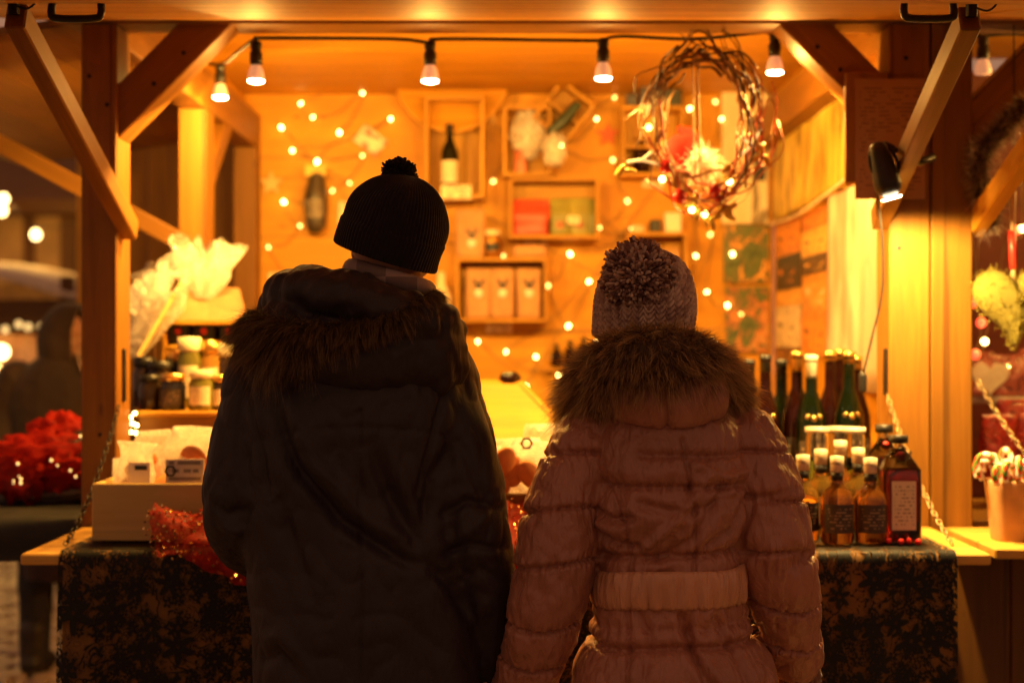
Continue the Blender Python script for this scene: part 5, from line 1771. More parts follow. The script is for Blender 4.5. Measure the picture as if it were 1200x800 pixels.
def hand_parts(w, d, n, s=1.0, curl=.5, thumb=1):
    """palm and five bent fingers; d = pointing direction, n = palm normal"""
    w, d, n = Vector(w), Vector(d).normalized(), Vector(n).normalized()
    sd = d.cross(n).normalized()
    n = sd.cross(d).normalized()
    parts = [rtube([w - d * .03, w, w + d * .03, w + d * .07], [.025 * s, .024 * s, .03 * s, .026 * s], 3, 12),
             rtube([w + d * .03 + sd * .02, w + d * .08 + sd * .026], [.017 * s, .014 * s], 2, 10), rtube([w + d * .03 - sd * .02, w + d * .08 - sd * .026], [.017 * s, .014 * s], 2, 10)]
    for k, (o, L) in enumerate(((-.030, .060), (-.011, .074), (.010, .080), (.029, .072))):
        p0 = w + d * (.085 - abs(o) * .2) + sd * o
        a1, a2, a3 = curl, curl * 2.0, curl * 2.6
        v = lambda a_: d * math.cos(a_) + n * math.sin(a_)
        p1 = p0 + v(a1 * .6) * L * .45; p2 = p1 + v(a2) * L * .32; p3 = p2 + v(a3) * L * .24
        parts.append(rtube([p0 - d * .02, p0, p1, p2, p3], [.010 * s, .0098 * s, .0092 * s, .0085 * s, .0075 * s], 3, 8))
    t0 = w + d * .02 + sd * (thumb * .026)
    t1 = t0 + (d * .6 + sd * thumb * .7 + n * .35).normalized() * .035
    t2 = t1 + (d * .8 + sd * thumb * .2 + n * .5).normalized() * .028
    parts.append(rtube([t0, t1, t2], [.014 * s, .0115 * s, .009 * s], 3, 10))
    return parts


def dist_seg(V, pts):
    """distance to a polyline and arc position along it"""
    best = np.full(len(V), 1e9); pos = np.zeros(len(V)); acc = 0.0
    for a_, b_ in zip(pts[:-1], pts[1:]):
        a_, b_ = np.array(a_), np.array(b_)
        ab = b_ - a_; L = np.linalg.norm(ab)
        t = np.clip(((V - a_) @ ab) / (L * L), 0, 1)
        d = np.linalg.norm(V - (a_ + t[:, None] * ab), axis=1)
        m_ = d < best
        best[m_] = d[m_]; pos[m_] = acc + t[m_] * L
        acc += L
    return best, pos


def person(label, sk):
    """one continuous body from a joint layout; returns the object"""
    parts, Mx = head_parts(sk['head'], sk['yaw'], sk.get('roll', 0), sk.get('pitch', 0), sk.get('hs', 1.0))
    hc = Vector(sk['head'])
    nb_ = Vector(sk['neck'])
    parts.append(rtube([hc + Vector((0, -.02, -.03)), hc.lerp(nb_, .6), nb_], [.055, .052, .06], 4, 16))
    parts.append(loft(sk['torso'], 30, 4))
    for k, arm in enumerate(sk['arms']):
        parts.append(rtube(arm, [.055, .05, .043, .036, .028], 4, 14))
        d = Vector(arm[-1]) - Vector(arm[-2])
        nrm = Vector((1, 0, 0)) if k == 0 else Vector((-1, 0, 0))
        if 'palm' in sk and sk['palm'][k] is not None:
            nrm = Vector(sk['palm'][k])
        parts += hand_parts(arm[-1], d, nrm, sk.get('handscale', 1.0), sk.get('curl', .45), 1 if k == 0 else -1)
    for leg in sk['legs']:
        parts.append(rtube(leg, [.085, .078, .055, .05, .037], 4, 14))
        f = Vector(leg[-1])
        parts.append(rtube([f + Vector((0, -.03, -.04)), f + Vector((0, .08, -.05)), f + Vector((0, .16, -.055))], [.036, .036, .028], 3, 12))
    V, F, N = remesh(parts, .0065, 3)
    o = mk('person', (V, F), M['skin'], None, True)
    tag(o, label, 'person')
    face_parts(o, Mx)
    return o, Mx


def trousers(o, legs, mat):
    for leg in legs:
        V, F, N = remesh([rtube([Vector(leg[0]) + Vector((0, 0, -.08))] + [Vector(q) for q in leg[1:]], [.080, .085, .076, .070, .062], 5, 20)], .012, 3)
        V = V + N * (.006 * vnoise(V, 14, 2.0))[:, None]
        mk('trouser_leg', (V, F), mat, o, True)
        f = Vector(leg[-1])
        V, F, N = remesh([rtube([f + Vector((0, -.035, -.02)), f + Vector((0, .06, -.034)), f + Vector((0, .17, -.045))], [.052, .050, .042], 4, 16), rtube([f + Vector((0, -.02, -.02)), f + Vector((0, -.015, .12))], [.055, .062], 3, 16),
                          box(f.x - .05, f.x + .05, f.y - .085, f.y + .215, .001, .025)], .010, 2)
        V[:, 2] = np.maximum(V[:, 2], .002)
        mk('boot', (V, F), M['boot'], o, True)


def fabric(name, c, rough=.55, scale=160.0, sheen=.25, wr=.25, wscale=(14, 14, 9), spec=.35):
    m, n, l, b = nmat(name)
    v = coords(n, l, 'Object')
    f = noise(n, l, v, scale, 2)
    w_ = noise(n, l, coords(n, l, 'Object', wscale), 1.0, 5, .8)
    w2 = noise(n, l, v, 4, 3)
    l.new(ramp(n, l, w2, [(.3, tuple(x * .82 for x in c)), (.7, tuple(x * 1.15 for x in c))]), b.inputs['Base Color'])
    b.inputs['Roughness'].default_value = rough
    b.inputs['Specular IOR Level'].default_value = spec
    b.inputs['Sheen Weight'].default_value = sheen
    b.inputs['Sheen Roughness'].default_value = .4
    b1 = n.new('ShaderNodeBump'); b1.inputs['Strength'].default_value = wr; b1.inputs['Distance'].default_value = .02
    l.new(w_, b1.inputs['Height'])
    b2 = n.new('ShaderNodeBump'); b2.inputs['Strength'].default_value = .12; b2.inputs['Distance'].default_value = .001
    l.new(f, b2.inputs['Height']); l.new(b1.outputs[0], b2.inputs['Normal']); l.new(b2.outputs[0], b.inputs['Normal'])
    return m


def groove(d, w):
    return np.exp(-(d / w) ** 2)


def fur_along(name, ctrl, rad, n, parent, mat, length, droop, seed, base_mat, out=1.0, down=.6, center=None, wid=.0017, clump=14, back=.0):
    """hair rooted on a tube through ctrl points (x, y, z, radius scale, length scale)"""
    q = crom(ctrl, 10)
    path, t, N, B = frames(q[:, :3])
    rs = rad * q[:, 3]
    core = mk(name + '_band', tube(path, rs * .93, 14), base_mat, parent, True)
    rng = np.random.default_rng(seed)
    seg = np.linalg.norm(np.diff(path, axis=0), axis=1)
    cum = np.concatenate([[0], np.cumsum(seg)])
    s = rng.uniform(0, cum[-1], n)
    i = np.clip(np.searchsorted(cum, s) - 1, 0, len(path) - 2)
    f = ((s - cum[i]) / seg[i])[:, None]
    a_ = rng.uniform(0, 2 * PI, n)[:, None]
    c = path[i] * (1 - f) + path[i + 1] * f
    nn = np.cos(a_) * N[i] + np.sin(a_) * B[i]
    r = (rs[i] * (1 - f[:, 0]) + rs[i + 1] * f[:, 0])[:, None]
    roots = c + nn * r * .9
    cen = np.array(center)
    rad_dir = c - cen; rad_dir[:, 2] = 0
    rad_dir /= np.linalg.norm(rad_dir, axis=1)[:, None] + 1e-9
    d = nn * .75 + rad_dir * out * .5 + np.array([0, 0, -1.0]) * down + rng.normal(size=(n, 3)) * .30
    ls = length * (q[i, 4] * (1 - f[:, 0]) + q[i + 1, 4] * f[:, 0]) * np.where(rng.random(n) < .55, rng.uniform(.35, .7, n), rng.uniform(.75, 1.25, n))
    h = strands(name, roots, d, ls, wid * rng.uniform(.5, 1.15, n), mat, core, droop, .16, 4, clump, seed)
    h['kind'] = 'stuff'
    return core


def knit_hat(name, c, R, rx, ry, h, ribs, amp, mat, parent, stitch=0, cuff=0.0, cols=420, rows=90, swirl=0.0):
    """R: 4x4 rotation; v=0 at the rim, v=1 at the crown"""
    th = np.arange(cols) * 2 * PI / cols
    vs = np.linspace(0, 1, rows)
    V = np.zeros((rows, cols, 3))
    for i, v in enumerate(vs):
        prof = math.sqrt(max(0.0, 1 - max(0, (v - .30) / .70) ** 2.3)) if v > .30 else 1.0
        prof *= .97 + .03 * math.sin(v * PI)
        rib = np.abs(np.cos(ribs * (th + swirl * v) / 2)) ** .8 - .5
        if stitch:
            sft = np.where(np.cos(ribs * (th + swirl * v)) > 0, 0.0, .5)
            rib = rib + .8 * (np.abs(np.sin(PI * (v * stitch + 1.1 * np.abs(np.sin(ribs * (th + swirl * v) / 2))))) - .5)
        a_ = amp * rib * (min(1, prof * 1.6))
        if cuff and v < cuff:
            e_ = min(1, (cuff - v) / .03, v / .02 + .2)
            a_ = a_ + .0035 * e_
        V[i, :, 0] = (rx * prof + a_) * np.cos(th)
        V[i, :, 1] = (ry * prof + a_) * np.sin(th)
        V[i, :, 2] = h * v ** 1.0 + (0 if v < .3 else 0) + a_ * (v ** 2)
    Vf = V.reshape(-1, 3)
    F = [(i * cols + k, i * cols + (k + 1) % cols, (i + 1) * cols + (k + 1) % cols, (i + 1) * cols + k) for i in range(rows - 1) for k in range(cols)]
    Vf = Vf + .004 * np.stack([vnoise(Vf[::1], 14, 3.0)] * 3, 1) * np.array((1, 1, 0)) if amp > .002 else Vf
    return mk(name, xf((Vf, F), Matrix.Translation(Vector(c)) @ R), mat, parent, True)


def pompom(name, c, r, n, yr, mat, parent, core_mat, seed=0, squash=(1, 1, 1)):
    core = mk(name, ellipsoid(c, tuple(r * .80 * s for s in squash), 20, 14), core_mat, parent, True)
    rng = np.random.default_rng(seed)
    u = rng.normal(size=(n, 3)); u /= np.linalg.norm(u, axis=1)[:, None]
    Vs, Fs, tn = [], [], []
    k = 0
    for q in u:
        L = r * rng.uniform(.90, 1.03)
        d = q + rng.normal(size=3) * .10
        p0 = q * r * .55; p1 = q * r * .55 + d * (L - r * .55) * .5; p2 = p1 + (d + rng.normal(size=3) * .25) * (L - r * .55) * .5
        V, F = tube(np.array([p0, p1, p2]) * np.array(squash), [yr * .8, yr, yr * 1.15], 5)
        Vs.append(V); Fs += [tuple(i + k for i in f) for f in F]; k += len(V)
        tn += [rng.uniform(0, 1)] * len(V)
    V = np.vstack(Vs) + np.array(c)
    me = mesh(name + '_yarn', V, Fs, True)
    at = me.attributes.new('tone', 'FLOAT', 'POINT'); at.data.foreach_set('value', np.array(tn, dtype=np.float32))
    o = link('yarn_end', me, mat, core)
    o['kind'] = 'stuff'
    return core


# ------------------------------------------------------------------ man in the black parka
def XZ(px, py, D):
    return tuple(P(px, py, D))


DM = 2.98
m_arms = [[XZ(306, 446, 3.00), XZ(292, 520, 2.98), XZ(280, 602, 2.96), XZ(290, 640, 3.10), XZ(318, 655, 3.26)],
          [XZ(516, 446, 3.00), XZ(538, 530, 2.96), XZ(556, 625, 2.94), XZ(570, 705, 2.97), XZ(576, 775, 3.00)]]
mx0 = P(425, 0, DM).x
m_legs = [[(mx0 - .10, 3.0, .86), (mx0 - .10, 3.0, .70), (mx0 - .11, 3.02, .48), (mx0 - .115, 3.0, .30), (mx0 - .12, 2.98, .09)],
          [(mx0 + .10, 3.0, .86), (mx0 + .10, 3.0, .70), (mx0 + .11, 3.02, .48), (mx0 + .115, 3.0, .30), (mx0 + .12, 2.98, .09)]]
hm = P(456, 292, 3.0)
sk = dict(head=(hm.x, 3.0, hm.z), yaw=math.radians(-30), roll=math.radians(8), neck=(mx0 + .01, 3.0, 1.46), arms=m_arms, legs=m_legs,
          torso=[(mx0, 3.0, .76, .15, .10, 2.3), (mx0, 3.0, .90, .16, .11, 2.3), (mx0, 3.0, 1.1, .15, .10, 2.3), (mx0, 3.0, 1.30, .18, .11, 2.3), (mx0, 3.0, 1.42, .15, .08, 2.2), (mx0, 3.0, 1.47, .07, .06, 2)], palm=[(1, -.3, 0), (-.9, .3, 0)])
man, mMx = person('man in black parka and ribbed black beanie, seen from behind', sk)
trousers(man, m_legs, M['jean'])
parka_m = fabric('black_parka', (.020, .0125, .0145), .58, 420, .03, .45, (14, 14, 7))


def px_x(px, D): return (px - 600) * D / FPX
def py_z(py, D): return CAM_Z + (400 - py) * D / FPX


def ring(pl, pr, py, D, hd, e=2.5, dy=0.0):
    return ((px_x(pl, D) + px_x(pr, D)) / 2, D + dy, py_z(py, D), (px_x(pr, D) - px_x(pl, D)) / 2, hd, e)


rings = [ring(296, 566, 850, DM, .165, 2.6), ring(297, 566, 800, DM, .165, 2.6), ring(294, 562, 730, DM, .16, 2.6), ring(288, 556, 660, DM, .155, 2.6), ring(284, 552, 600, DM, .15, 2.6),
         ring(282, 550, 540, DM, .155, 2.5), ring(282, 550, 480, DM, .155, 2.4), ring(292, 546, 440, DM, .14, 2.2), ring(318, 535, 405, DM, .12, 2.1), ring(360, 505, 370, DM, .095, 2), ring(385, 490, 345, DM, .08, 2)]
parts = [loft(rings, 48, 6), rtube(m_arms[0], [.084, .082, .075, .066, .055], 6, 24), rtube(m_arms[1], [.085, .082, .076, .068, .056], 6, 24)]
V, F, N = remesh(parts, .0062, 6)
# folds: lines on the back in photo pixels, depth in metres
Xp = 600 + V[:, 0] * FPX / 2.84
Yp = 400 - (V[:, 2] - CAM_Z) * FPX / 2.84
back = sstep(.1, -.5, N[:, 1])
disp = np.zeros(len(V))


def fold(pts, depth, w, w_end=None):
    global disp
    Q = np.stack([Xp, Yp, np.zeros(len(V))], 1)
    d, pos = dist_seg(Q, [(x, y, 0) for x, y in pts])
    tot = sum(math.dist(a_, b_) for a_, b_ in zip(pts[:-1], pts[1:]))
    t = pos / tot
    env = np.clip(np.sin(PI * np.clip(t, .02, .98)), 0, 1) ** .6
    disp = disp + 1.35 * depth * np.exp(-(d / w) ** 2) * env * back


fold([(312, 455), (345, 545), (400, 610), (470, 655), (505, 665)], -.020, 9)
fold([(330, 450), (372, 545), (425, 605), (485, 640)], .016, 12)
fold([(300, 470), (316, 560), (350, 660), (380, 740)], -.010, 9)
fold([(435, 520), (455, 580), (495, 650)], -.012, 9)
fold([(450, 500), (478, 580), (505, 640)], .010, 9)
fold([(530, 520), (505, 560), (490, 640)], -.013, 9)
fold([(500, 660), (530, 690), (555, 740)], -.013, 8)
fold([(300, 760), (330, 745), (350, 770)], .010, 10)
fold([(300, 780), (330, 765), (360, 800)], -.008, 8)
fold([(380, 690), (390, 760), (385, 830)], -.006, 14)
fold([(455, 700), (450, 770), (460, 830)], .006, 16)
fold([(512, 610), (545, 588), (598, 600)], -.010, 5)
fold([(520, 640), (552, 622), (585, 590)], .008, 7)
fold([(516, 655), (548, 640), (600, 648)], -.010, 5)
fold([(540, 520), (560, 570), (585, 610)], -.008, 7)
fold([(535, 690), (560, 668), (596, 690)], -.007, 5)
fold([(545, 740), (570, 712), (590, 735)], .006, 8)
fold([(240, 590), (262, 606), (296, 596)], -.009, 6)
fold([(246, 540), (268, 580), (285, 625)], -.007, 7)
fold([(252, 620), (270, 628), (292, 618)], .008, 6)
# centre back and yoke seams
disp += -.006 * np.exp(-((Xp - 424) / 2.6) ** 2) * back * (Yp > 480) + .002 * np.exp(-((Xp - 430) / 5) ** 2) * back * (Yp > 480)
disp += -.0035 * np.exp(-((Yp - 500 - .0010 * (Xp - 424) ** 2) / 2.6) ** 2) * back * (Xp > 320) * (Xp < 528)
# armhole seams
for arm, sg in ((m_arms[0], -1), (m_arms[1], 1)):
    d, pos = dist_seg(V, arm)
    sh = P(300 if sg < 0 else 520, 470, 2.98).x
    ds = (V[:, 0] - sh) * sg - .25 * (V[:, 2] - 1.34)
    disp += (-.008 * groove(ds, .0055) + .003 * groove(ds - sg * .018, .012)) * (V[:, 2] > 1.15) * (V[:, 2] < 1.46)
disp += .007 * vnoise(V, (9, 9, 5), 1.0) + .0035 * vnoise(V, (22, 22, 14), 4.0)
disp += -.004 * (1 - np.abs(vnoise(V, (8, 8, 5), 21.0))) ** 9 - .004 * (1 - np.abs(vnoise(V, (17, 17, 12), 41.0))) ** 6
V = V + N * disp[:, None]
coat = mk('parka', (V, F), parka_m, man, True)
cuffm = M['black']
for arm in m_arms:
    a_, b_ = Vector(arm[-2]), Vector(arm[-1])
    d = (b_ - a_).normalized()
    mk('cuff', tube([b_ - d * .02, b_ + d * .015, b_ + d * .038], [.050, .048, .043], 18), parka_m, coat, True)
# collar of a checked scarf
pl, n, l, b = nmat('checked_scarf')
bt = n.new('ShaderNodeTexChecker'); bt.inputs['Scale'].default_value = 16
l.new(coords(n, l, 'Object', (1, .01, 1)), bt.inputs['Vector'])
bt.inputs['Color1'].default_value = (.30, .22, .20, 1); bt.inputs['Color2'].default_value = (.16, .11, .10, 1)
l.new(bt.outputs[0], b.inputs['Base Color']); b.inputs['Roughness'].default_value = .9
sc = []
for k in range(40):
    a_ = 2 * PI * k / 40
    x_, y_ = hm.x + .002 + .080 * math.cos(a_), 3.0 + .086 * math.sin(a_)
    zz = py_z(325, 2.95) - .30 * (x_ - hm.x)
    sc.append((x_, y_, zz))
ScV, ScF = tube(sc, .019, 12, closed=True)
ScV = ScV + .004 * np.stack([vnoise(ScV, 30, 5.0)] * 3, 1)
ScV[:, 2] = sc[0][2] + (ScV[:, 2] - sc[0][2]) * 1.0
mk('scarf', (ScV, ScF), pl, man, True)
# hood lying on the shoulders
hood = [rtube([XZ(345, 385, 3.12), XZ(332, 362, 3.02), XZ(352, 340, 2.92), XZ(398, 342, 2.86), XZ(446, 360, 2.84), XZ(492, 372, 2.87), XZ(522, 392, 2.96), XZ(522, 412, 3.08)], [.045, .052, .050, .048, .05, .05, .046, .04], 8, 20),
        ellipsoid(XZ(420, 415, 2.90), (.195, .095, .085), 30, 18), ellipsoid(XZ(500, 420, 2.93), (.085, .09, .10), 24, 14), ellipsoid(XZ(345, 400, 2.93), (.09, .09, .09), 24, 14)]
V, F, N = remesh(hood, .008, 5)
disp = .012 * vnoise(V, (12, 12, 12), 3.0) + .008 * vnoise(V, (34, 34, 10), 8.0) + .004 * vnoise(V, 45, 2.0)
V = V + N * disp[:, None]
hd_o = mk('hood', (V, F), parka_m, coat, True)
furm = hairmat('man_fur', (.016, .009, .004), (.085, .048, .018), (.34, .20, .08), .5)
furb = plain('fur_base', (.035, .02, .010), .9)
fc = P(405, 400, 3.02)
fur_along('fur_trim', [(*XZ(322, 392, 3.10), .9, .9), (*XZ(308, 386, 3.00), 1.1, .95), (*XZ(306, 388, 2.91), 1.15, 1.2), (*XZ(326, 396, 2.84), 1.1, 1.3), (*XZ(372, 392, 2.81), .7, .8), (*XZ(430, 384, 2.805), .5, .55), (*XZ(474, 366, 2.815), .45, .5), (*XZ(502, 352, 2.87), .45, .5), (*XZ(510, 348, 2.95), .4, .45)],
          .033, 24000, hd_o, furm, .055, .45, 5, furb, .9, .55, (fc.x, fc.y, fc.z), .0012, 20)
# beanie
hat_m = plain('black_knit', (.011, .008, .010), .9, 0, .35, 60, .3, .2, .25)
HR = RX(math.radians(-30), 'Z') @ RX(math.radians(19), 'Y') @ RX(math.radians(-3), 'X')
hc_ = P(452, 302, 3.0)
beanie = knit_hat('beanie', (hc_.x, 3.0, hc_.z), HR, .1085, .121, .182, 84, .0024, hat_m, man, cuff=.34, cols=504, rows=70)
pc_ = P(467, 205, 2.985)
pompom('pompom', (pc_.x, 2.985, pc_.z), .036, 1100, .0021, hairmat('black_yarn', (.006, .005, .006), (.013, .010, .011), (.03, .022, .02), .9), beanie, hat_m, 2)

# ------------------------------------------------------------------ woman in the quilted coat
DW = 2.92
w_arms = [[XZ(690, 516, 2.93), XZ(663, 590, 2.90), XZ(647, 680, 2.88), XZ(630, 750, 2.91), XZ(607, 818, 2.96)],
          [XZ(872, 516, 2.93), XZ(896, 585, 2.90), XZ(909, 650, 2.89), XZ(921, 710, 2.93), XZ(932, 768, 2.99)]]
wx0 = P(782, 0, DW).x
w_legs = [[(wx0 - .09, 2.93, .80), (wx0 - .09, 2.93, .66), (wx0 - .09, 2.95, .45), (wx0 - .09, 2.93, .28), (wx0 - .095, 2.91, .09)],
          [(wx0 + .09, 2.93, .80), (wx0 + .09, 2.93, .66), (wx0 + .09, 2.95, .45), (wx0 + .09, 2.93, .28), (wx0 + .095, 2.91, .09)]]
hw_ = P(752, 368, 2.95)
sk = dict(head=(hw_.x, 2.95, hw_.z), yaw=math.radians(12), roll=0, pitch=math.radians(-6), hs=.94, neck=(wx0, 2.94, 1.33), arms=w_arms, legs=w_legs, handscale=.88,
          torso=[(wx0, 2.93, .70, .15, .10, 2.3), (wx0, 2.93, .84, .15, .10, 2.3), (wx0, 2.93, .97, .11, .08, 2.3), (wx0, 2.93, 1.17, .13, .09, 2.3), (wx0, 2.94, 1.28, .13, .07, 2.2), (wx0, 2.94, 1.34, .06, .055, 2)], palm=[(1, 0.2, 0), (-1, .2, 0)])
woman, wMx = person('woman in belted pink brown quilted coat and bobble hat, seen from behind', sk)
trousers(woman, w_legs, M['jean'])
coat_m = fabric('quilted_nylon', (.34, .135, .085), .38, 260, .08, .55, (40, 40, 13), .55)
belt_m = fabric('belt_nylon', (.52, .25, .14), .30, 260, .1, .5, (46, 46, 6), .6)
rings = [ring(655, 935, 900, DW, .20, 2.4), ring(664, 922, 830, DW, .19, 2.4), ring(676, 904, 780, DW, .175, 2.4), ring(687, 884, 735, DW, .157, 2.4), ring(696, 870, 692, DW, .138, 2.3), ring(696, 870, 650, DW, .142, 2.3),
         ring(692, 875, 600, DW, .152, 2.3), ring(687, 880, 550, DW, .152, 2.3), ring(690, 876, 510, DW, .135, 2.2), ring(705, 858, 482, DW, .115, 2.1), ring(730, 835, 455, DW, .09, 2)]
parts = [loft(rings, 48, 6), rtube(w_arms[0], [.077, .082, .082, .074, .062], 6, 24), rtube(w_arms[1], [.077, .080, .078, .070, .060], 6, 24)]
V, F, N = remesh(parts, .0042, 5)
q = crom(rings, 6)
zi = np.argsort(q[:, 2])
tx = np.interp(V[:, 2], q[zi, 2], q[zi, 0]); ta = np.interp(V[:, 2], q[zi, 2], q[zi, 3]); tb = np.interp(V[:, 2], q[zi, 2], q[zi, 4])
dtor = (np.sqrt(((V[:, 0] - tx) / ta) ** 2 + ((V[:, 1] - DW) / tb) ** 2) - 1) * (ta + tb) / 2
Xp = 600 + V[:, 0] * FPX / 2.79
Yp = 400 - (V[:, 2] - CAM_Z) * FPX / 2.79
back = sstep(.15, -.4, N[:, 1])
disp = np.zeros(len(V))
wsum = np.zeros(len(V))
ns = vnoise(V, 9, 6.0); nf = vnoise(V, (60, 60, 22), 2.0); nh = vnoise(V, 26, 9.0)
for k, arm in enumerate(w_arms):
    d, pos = dist_seg(V, arm)
    r = np.interp(pos, [0, .14, .28, .38, .5], [.084, .084, .081, .073, .062])
    wt = sstep(.012, -.012, (d - r) - dtor + .004) * (V[:, 2] < 1.30)
    phi_x = V[:, 0] + .6 * V[:, 1]
    if k == 0:
        seams = [.055, .155, .262, .372, .455]
    else:
        seams = [.045, .135, .235, .335, .425]
    p2 = pos + .010 * ns + (.02 * (V[:, 0] - np.mean([a_[0] for a_ in arm])) / .08) * (1 if k == 0 else -1)
    cell = np.full(len(V), .0)
    for s_ in seams:
        dd = p2 - s_
        cell += -.012 * groove(dd, .0046) - .0020 * groove(dd, .020)
        cell += .0045 * nf * np.exp(-(dd / .035) ** 2) + .003 * nh * np.exp(-(dd / .05) ** 2)
        cell += .0030 * np.sin(phi_x * 340 + 5 * ns + 9 * s_) * np.exp(-(dd / .018) ** 2)
    mids = [(a_ + b_) / 2 for a_, b_ in zip(seams[:-1], seams[1:])]
    for s_ in mids:
        cell += .0015 * groove(p2 - s_, .045)
    disp += wt * cell
    wsum = np.maximum(wsum, wt)
wt = 1 - wsum
tilt = .035 * (V[:, 0] - wx0)
zz = V[:, 2] + .006 * ns
for py_, dep, wid, pl_, pr_ in ((533, .010, .007, 745, 905), (570, .010, .007, 690, 905), (652, .014, .008, 650, 905), (735, .006, .01, 650, 930), (757, .015, .008, 640, 930), (830, .015, .008, 600, 960)):
    z_ = py_z(py_, 2.79) + tilt * (1.0 if py_ > 600 else .3)
    dd = zz - z_
    rw_ = sstep(pl_ - 12, pl_ + 12, Xp) * sstep(pr_ + 12, pr_ - 12, Xp)
    disp += wt * rw_ * (-dep * groove(dd, wid) - .4 * dep * groove(dd, .03) + .0040 * nf * np.exp(-(dd / .03) ** 2) + .0020 * np.sin(V[:, 0] * 300 + 6 * ns + 40 * dep) * np.exp(-(dd / .014) ** 2))
for py_, dep, w_ in ((612, .008, .04), (552, .004, .02), (705, .0, .03), (795, .009, .035)):
    disp += wt * dep * groove(zz - py_z(py_, 2.79) - tilt, w_)
Q = np.stack([Xp, Yp, np.zeros(len(V))], 1)


def seam(pts, depth, w):
    global disp
    d, pos = dist_seg(Q, [(x, y, 0) for x, y in pts])
    disp = disp + wt * back * (-depth * np.exp(-(d / w) ** 2) + .0022 * nh * np.exp(-(d / 14) ** 2))


seam([(800, 515), (812, 590), (816, 650), (808, 735), (822, 800), (830, 850)], .010, 3.0)
seam([(690, 545), (715, 580), (735, 620), (738, 660), (734, 760), (736, 850)], .010, 3.0)
seam([(892, 545), (884, 580), (872, 620), (868, 660)], .010, 3.0)
seam([(690, 505), (692, 560), (700, 620)], .012, 3.5)
seam([(878, 505), (884, 560), (876, 640)], .012, 3.5)
seam([(872, 740), (888, 800), (895, 850)], .005, 3)
for pts, dp in ((((700, 600), (720, 610), (740, 606)), .007), (((700, 625), (722, 638), (742, 642)), .007), (((760, 640), (790, 610), (830, 560)), -.005), (((770, 655), (810, 630), (850, 570)), .006), (((750, 590), (800, 600), (860, 585)), .004),
                (((830, 640), (858, 620), (872, 590)), .006), (((740, 700), (760, 745), (752, 800)), .004), (((800, 722), (810, 760), (830, 800)), .009), (((840, 725), (862, 760), (870, 800)), .005), (((820, 545), (850, 560), (890, 552)), -.004)):
    d, pos = dist_seg(Q, [(x, y, 0) for x, y in pts])
    disp += wt * back * (-dp * 1.6 * np.exp(-(d / 5) ** 2) + dp * .7 * np.exp(-((d - 11) / 6) ** 2))
rid = (1 - np.abs(vnoise(V, (16, 16, 6), 31.0))) ** 6
rid2 = (1 - np.abs(vnoise(V, (24, 24, 34), 61.0))) ** 5
disp += -.0030 * rid - .0012 * rid2
disp += .004 * vnoise(V, 11, 1.0) + .0030 * nh + .0016 * vnoise(V, (70, 70, 40), 5.0) + .0022 * np.abs(vnoise(V, (40, 40, 24), 15.0))
V = V + N * disp[:, None]
wcoat = mk('quilted_coat', (V, F), coat_m, woman, True)
# belt: ruched band round the waist
bV = []
nb_, nz = 220, 12
for i in range(nb_):
    a_ = 2 * PI * i / nb_
    for j in range(nz):
        t = j / (nz - 1)
        zc = py_z(692, 2.79) + .040 * (t - .5) * 2 * .95
        ca, sa = math.cos(a_), math.sin(a_)
        x_ = np.sign(ca) * abs(ca) ** .87 * .154; y_ = np.sign(sa) * abs(sa) ** .87 * .146
        bul = .006 * math.sin(PI * t) ** .5
        ru = .008 * mnoise.noise(Vector((a_ * 11, t * .8, 3))) + .0075 * mnoise.noise(Vector((a_ * 24, t * 1.2, 7)))
        k = 1 + (bul + ru) / .15
        X_ = wx0 + .003 + x_ * k
        bV.append((X_, DW + y_ * k, zc + .05 * (X_ - wx0) + .004 * math.sin(a_ * 3 + 1)))
bF = [(i * nz + j, ((i + 1) % nb_) * nz + j, ((i + 1) % nb_) * nz + j + 1, i * nz + j + 1) for i in range(nb_) for j in range(nz - 1)]
o = mk('belt', (np.array(bV), bF), belt_m, wcoat, True)
sm = o.modifiers.new('thick', 'SOLIDIFY'); sm.thickness = .006; sm.offset = -1
# knitted cuffs
for arm in w_arms:
    a_, b_ = Vector(arm[-2]), Vector(arm[-1])
    d = (b_ - a_).normalized()
    path = [b_ + d * t for t in np.linspace(-.02, .065, 8)]
    Vc, Fc = tube(path, [.052, .05, .047, .044, .043, .043, .044, .045], 72)
    cv = Vc.reshape(8, 72, 3); ctr = cv.mean(1, keepdims=True)
    cv = ctr + (cv - ctr) * (1 + .07 * np.cos(np.arange(72) * 2 * PI / 4))[None, :, None]
    mk('cuff', (cv.reshape(-1, 3), Fc), fabric('rib_knit', (.16, .07, .055), .85, 90, .3, .1), wcoat, True)
# hood on the back
hp_ = [ellipsoid(XZ(784, 462, 2.835), (.122, .072, .092), 34, 24), ellipsoid(XZ(775, 438, 2.87), (.15, .085, .065), 30, 18)]
V, F, N = remesh(hp_, .006, 4)
Xp = 600 + V[:, 0] * FPX / 2.76; Yp = 400 - (V[:, 2] - CAM_Z) * FPX / 2.76
disp = .006 * vnoise(V, 10, 4.0) + .0025 * vnoise(V, 30, 6.0)
disp -= .012 * np.exp(-((Xp - 781 - .05 * (Yp - 450)) / 3.0) ** 2) * (N[:, 1] < 0)
disp -= .008 * np.exp(-((Yp - 508 + .0022 * (Xp - 781) ** 2) / 3.0) ** 2) * (N[:, 1] < 0.3)
disp -= .004 * np.exp(-((Xp - 838) / 5) ** 2) * (N[:, 1] < 0)
V = V + N * disp[:, None]
whood = mk('hood', (V, F), coat_m, wcoat, True)
wfur = hairmat('woman_fur', (.06, .030, .012), (.26, .14, .055), (.70, .45, .20), .5)
wfc = P(768, 420, 2.98)
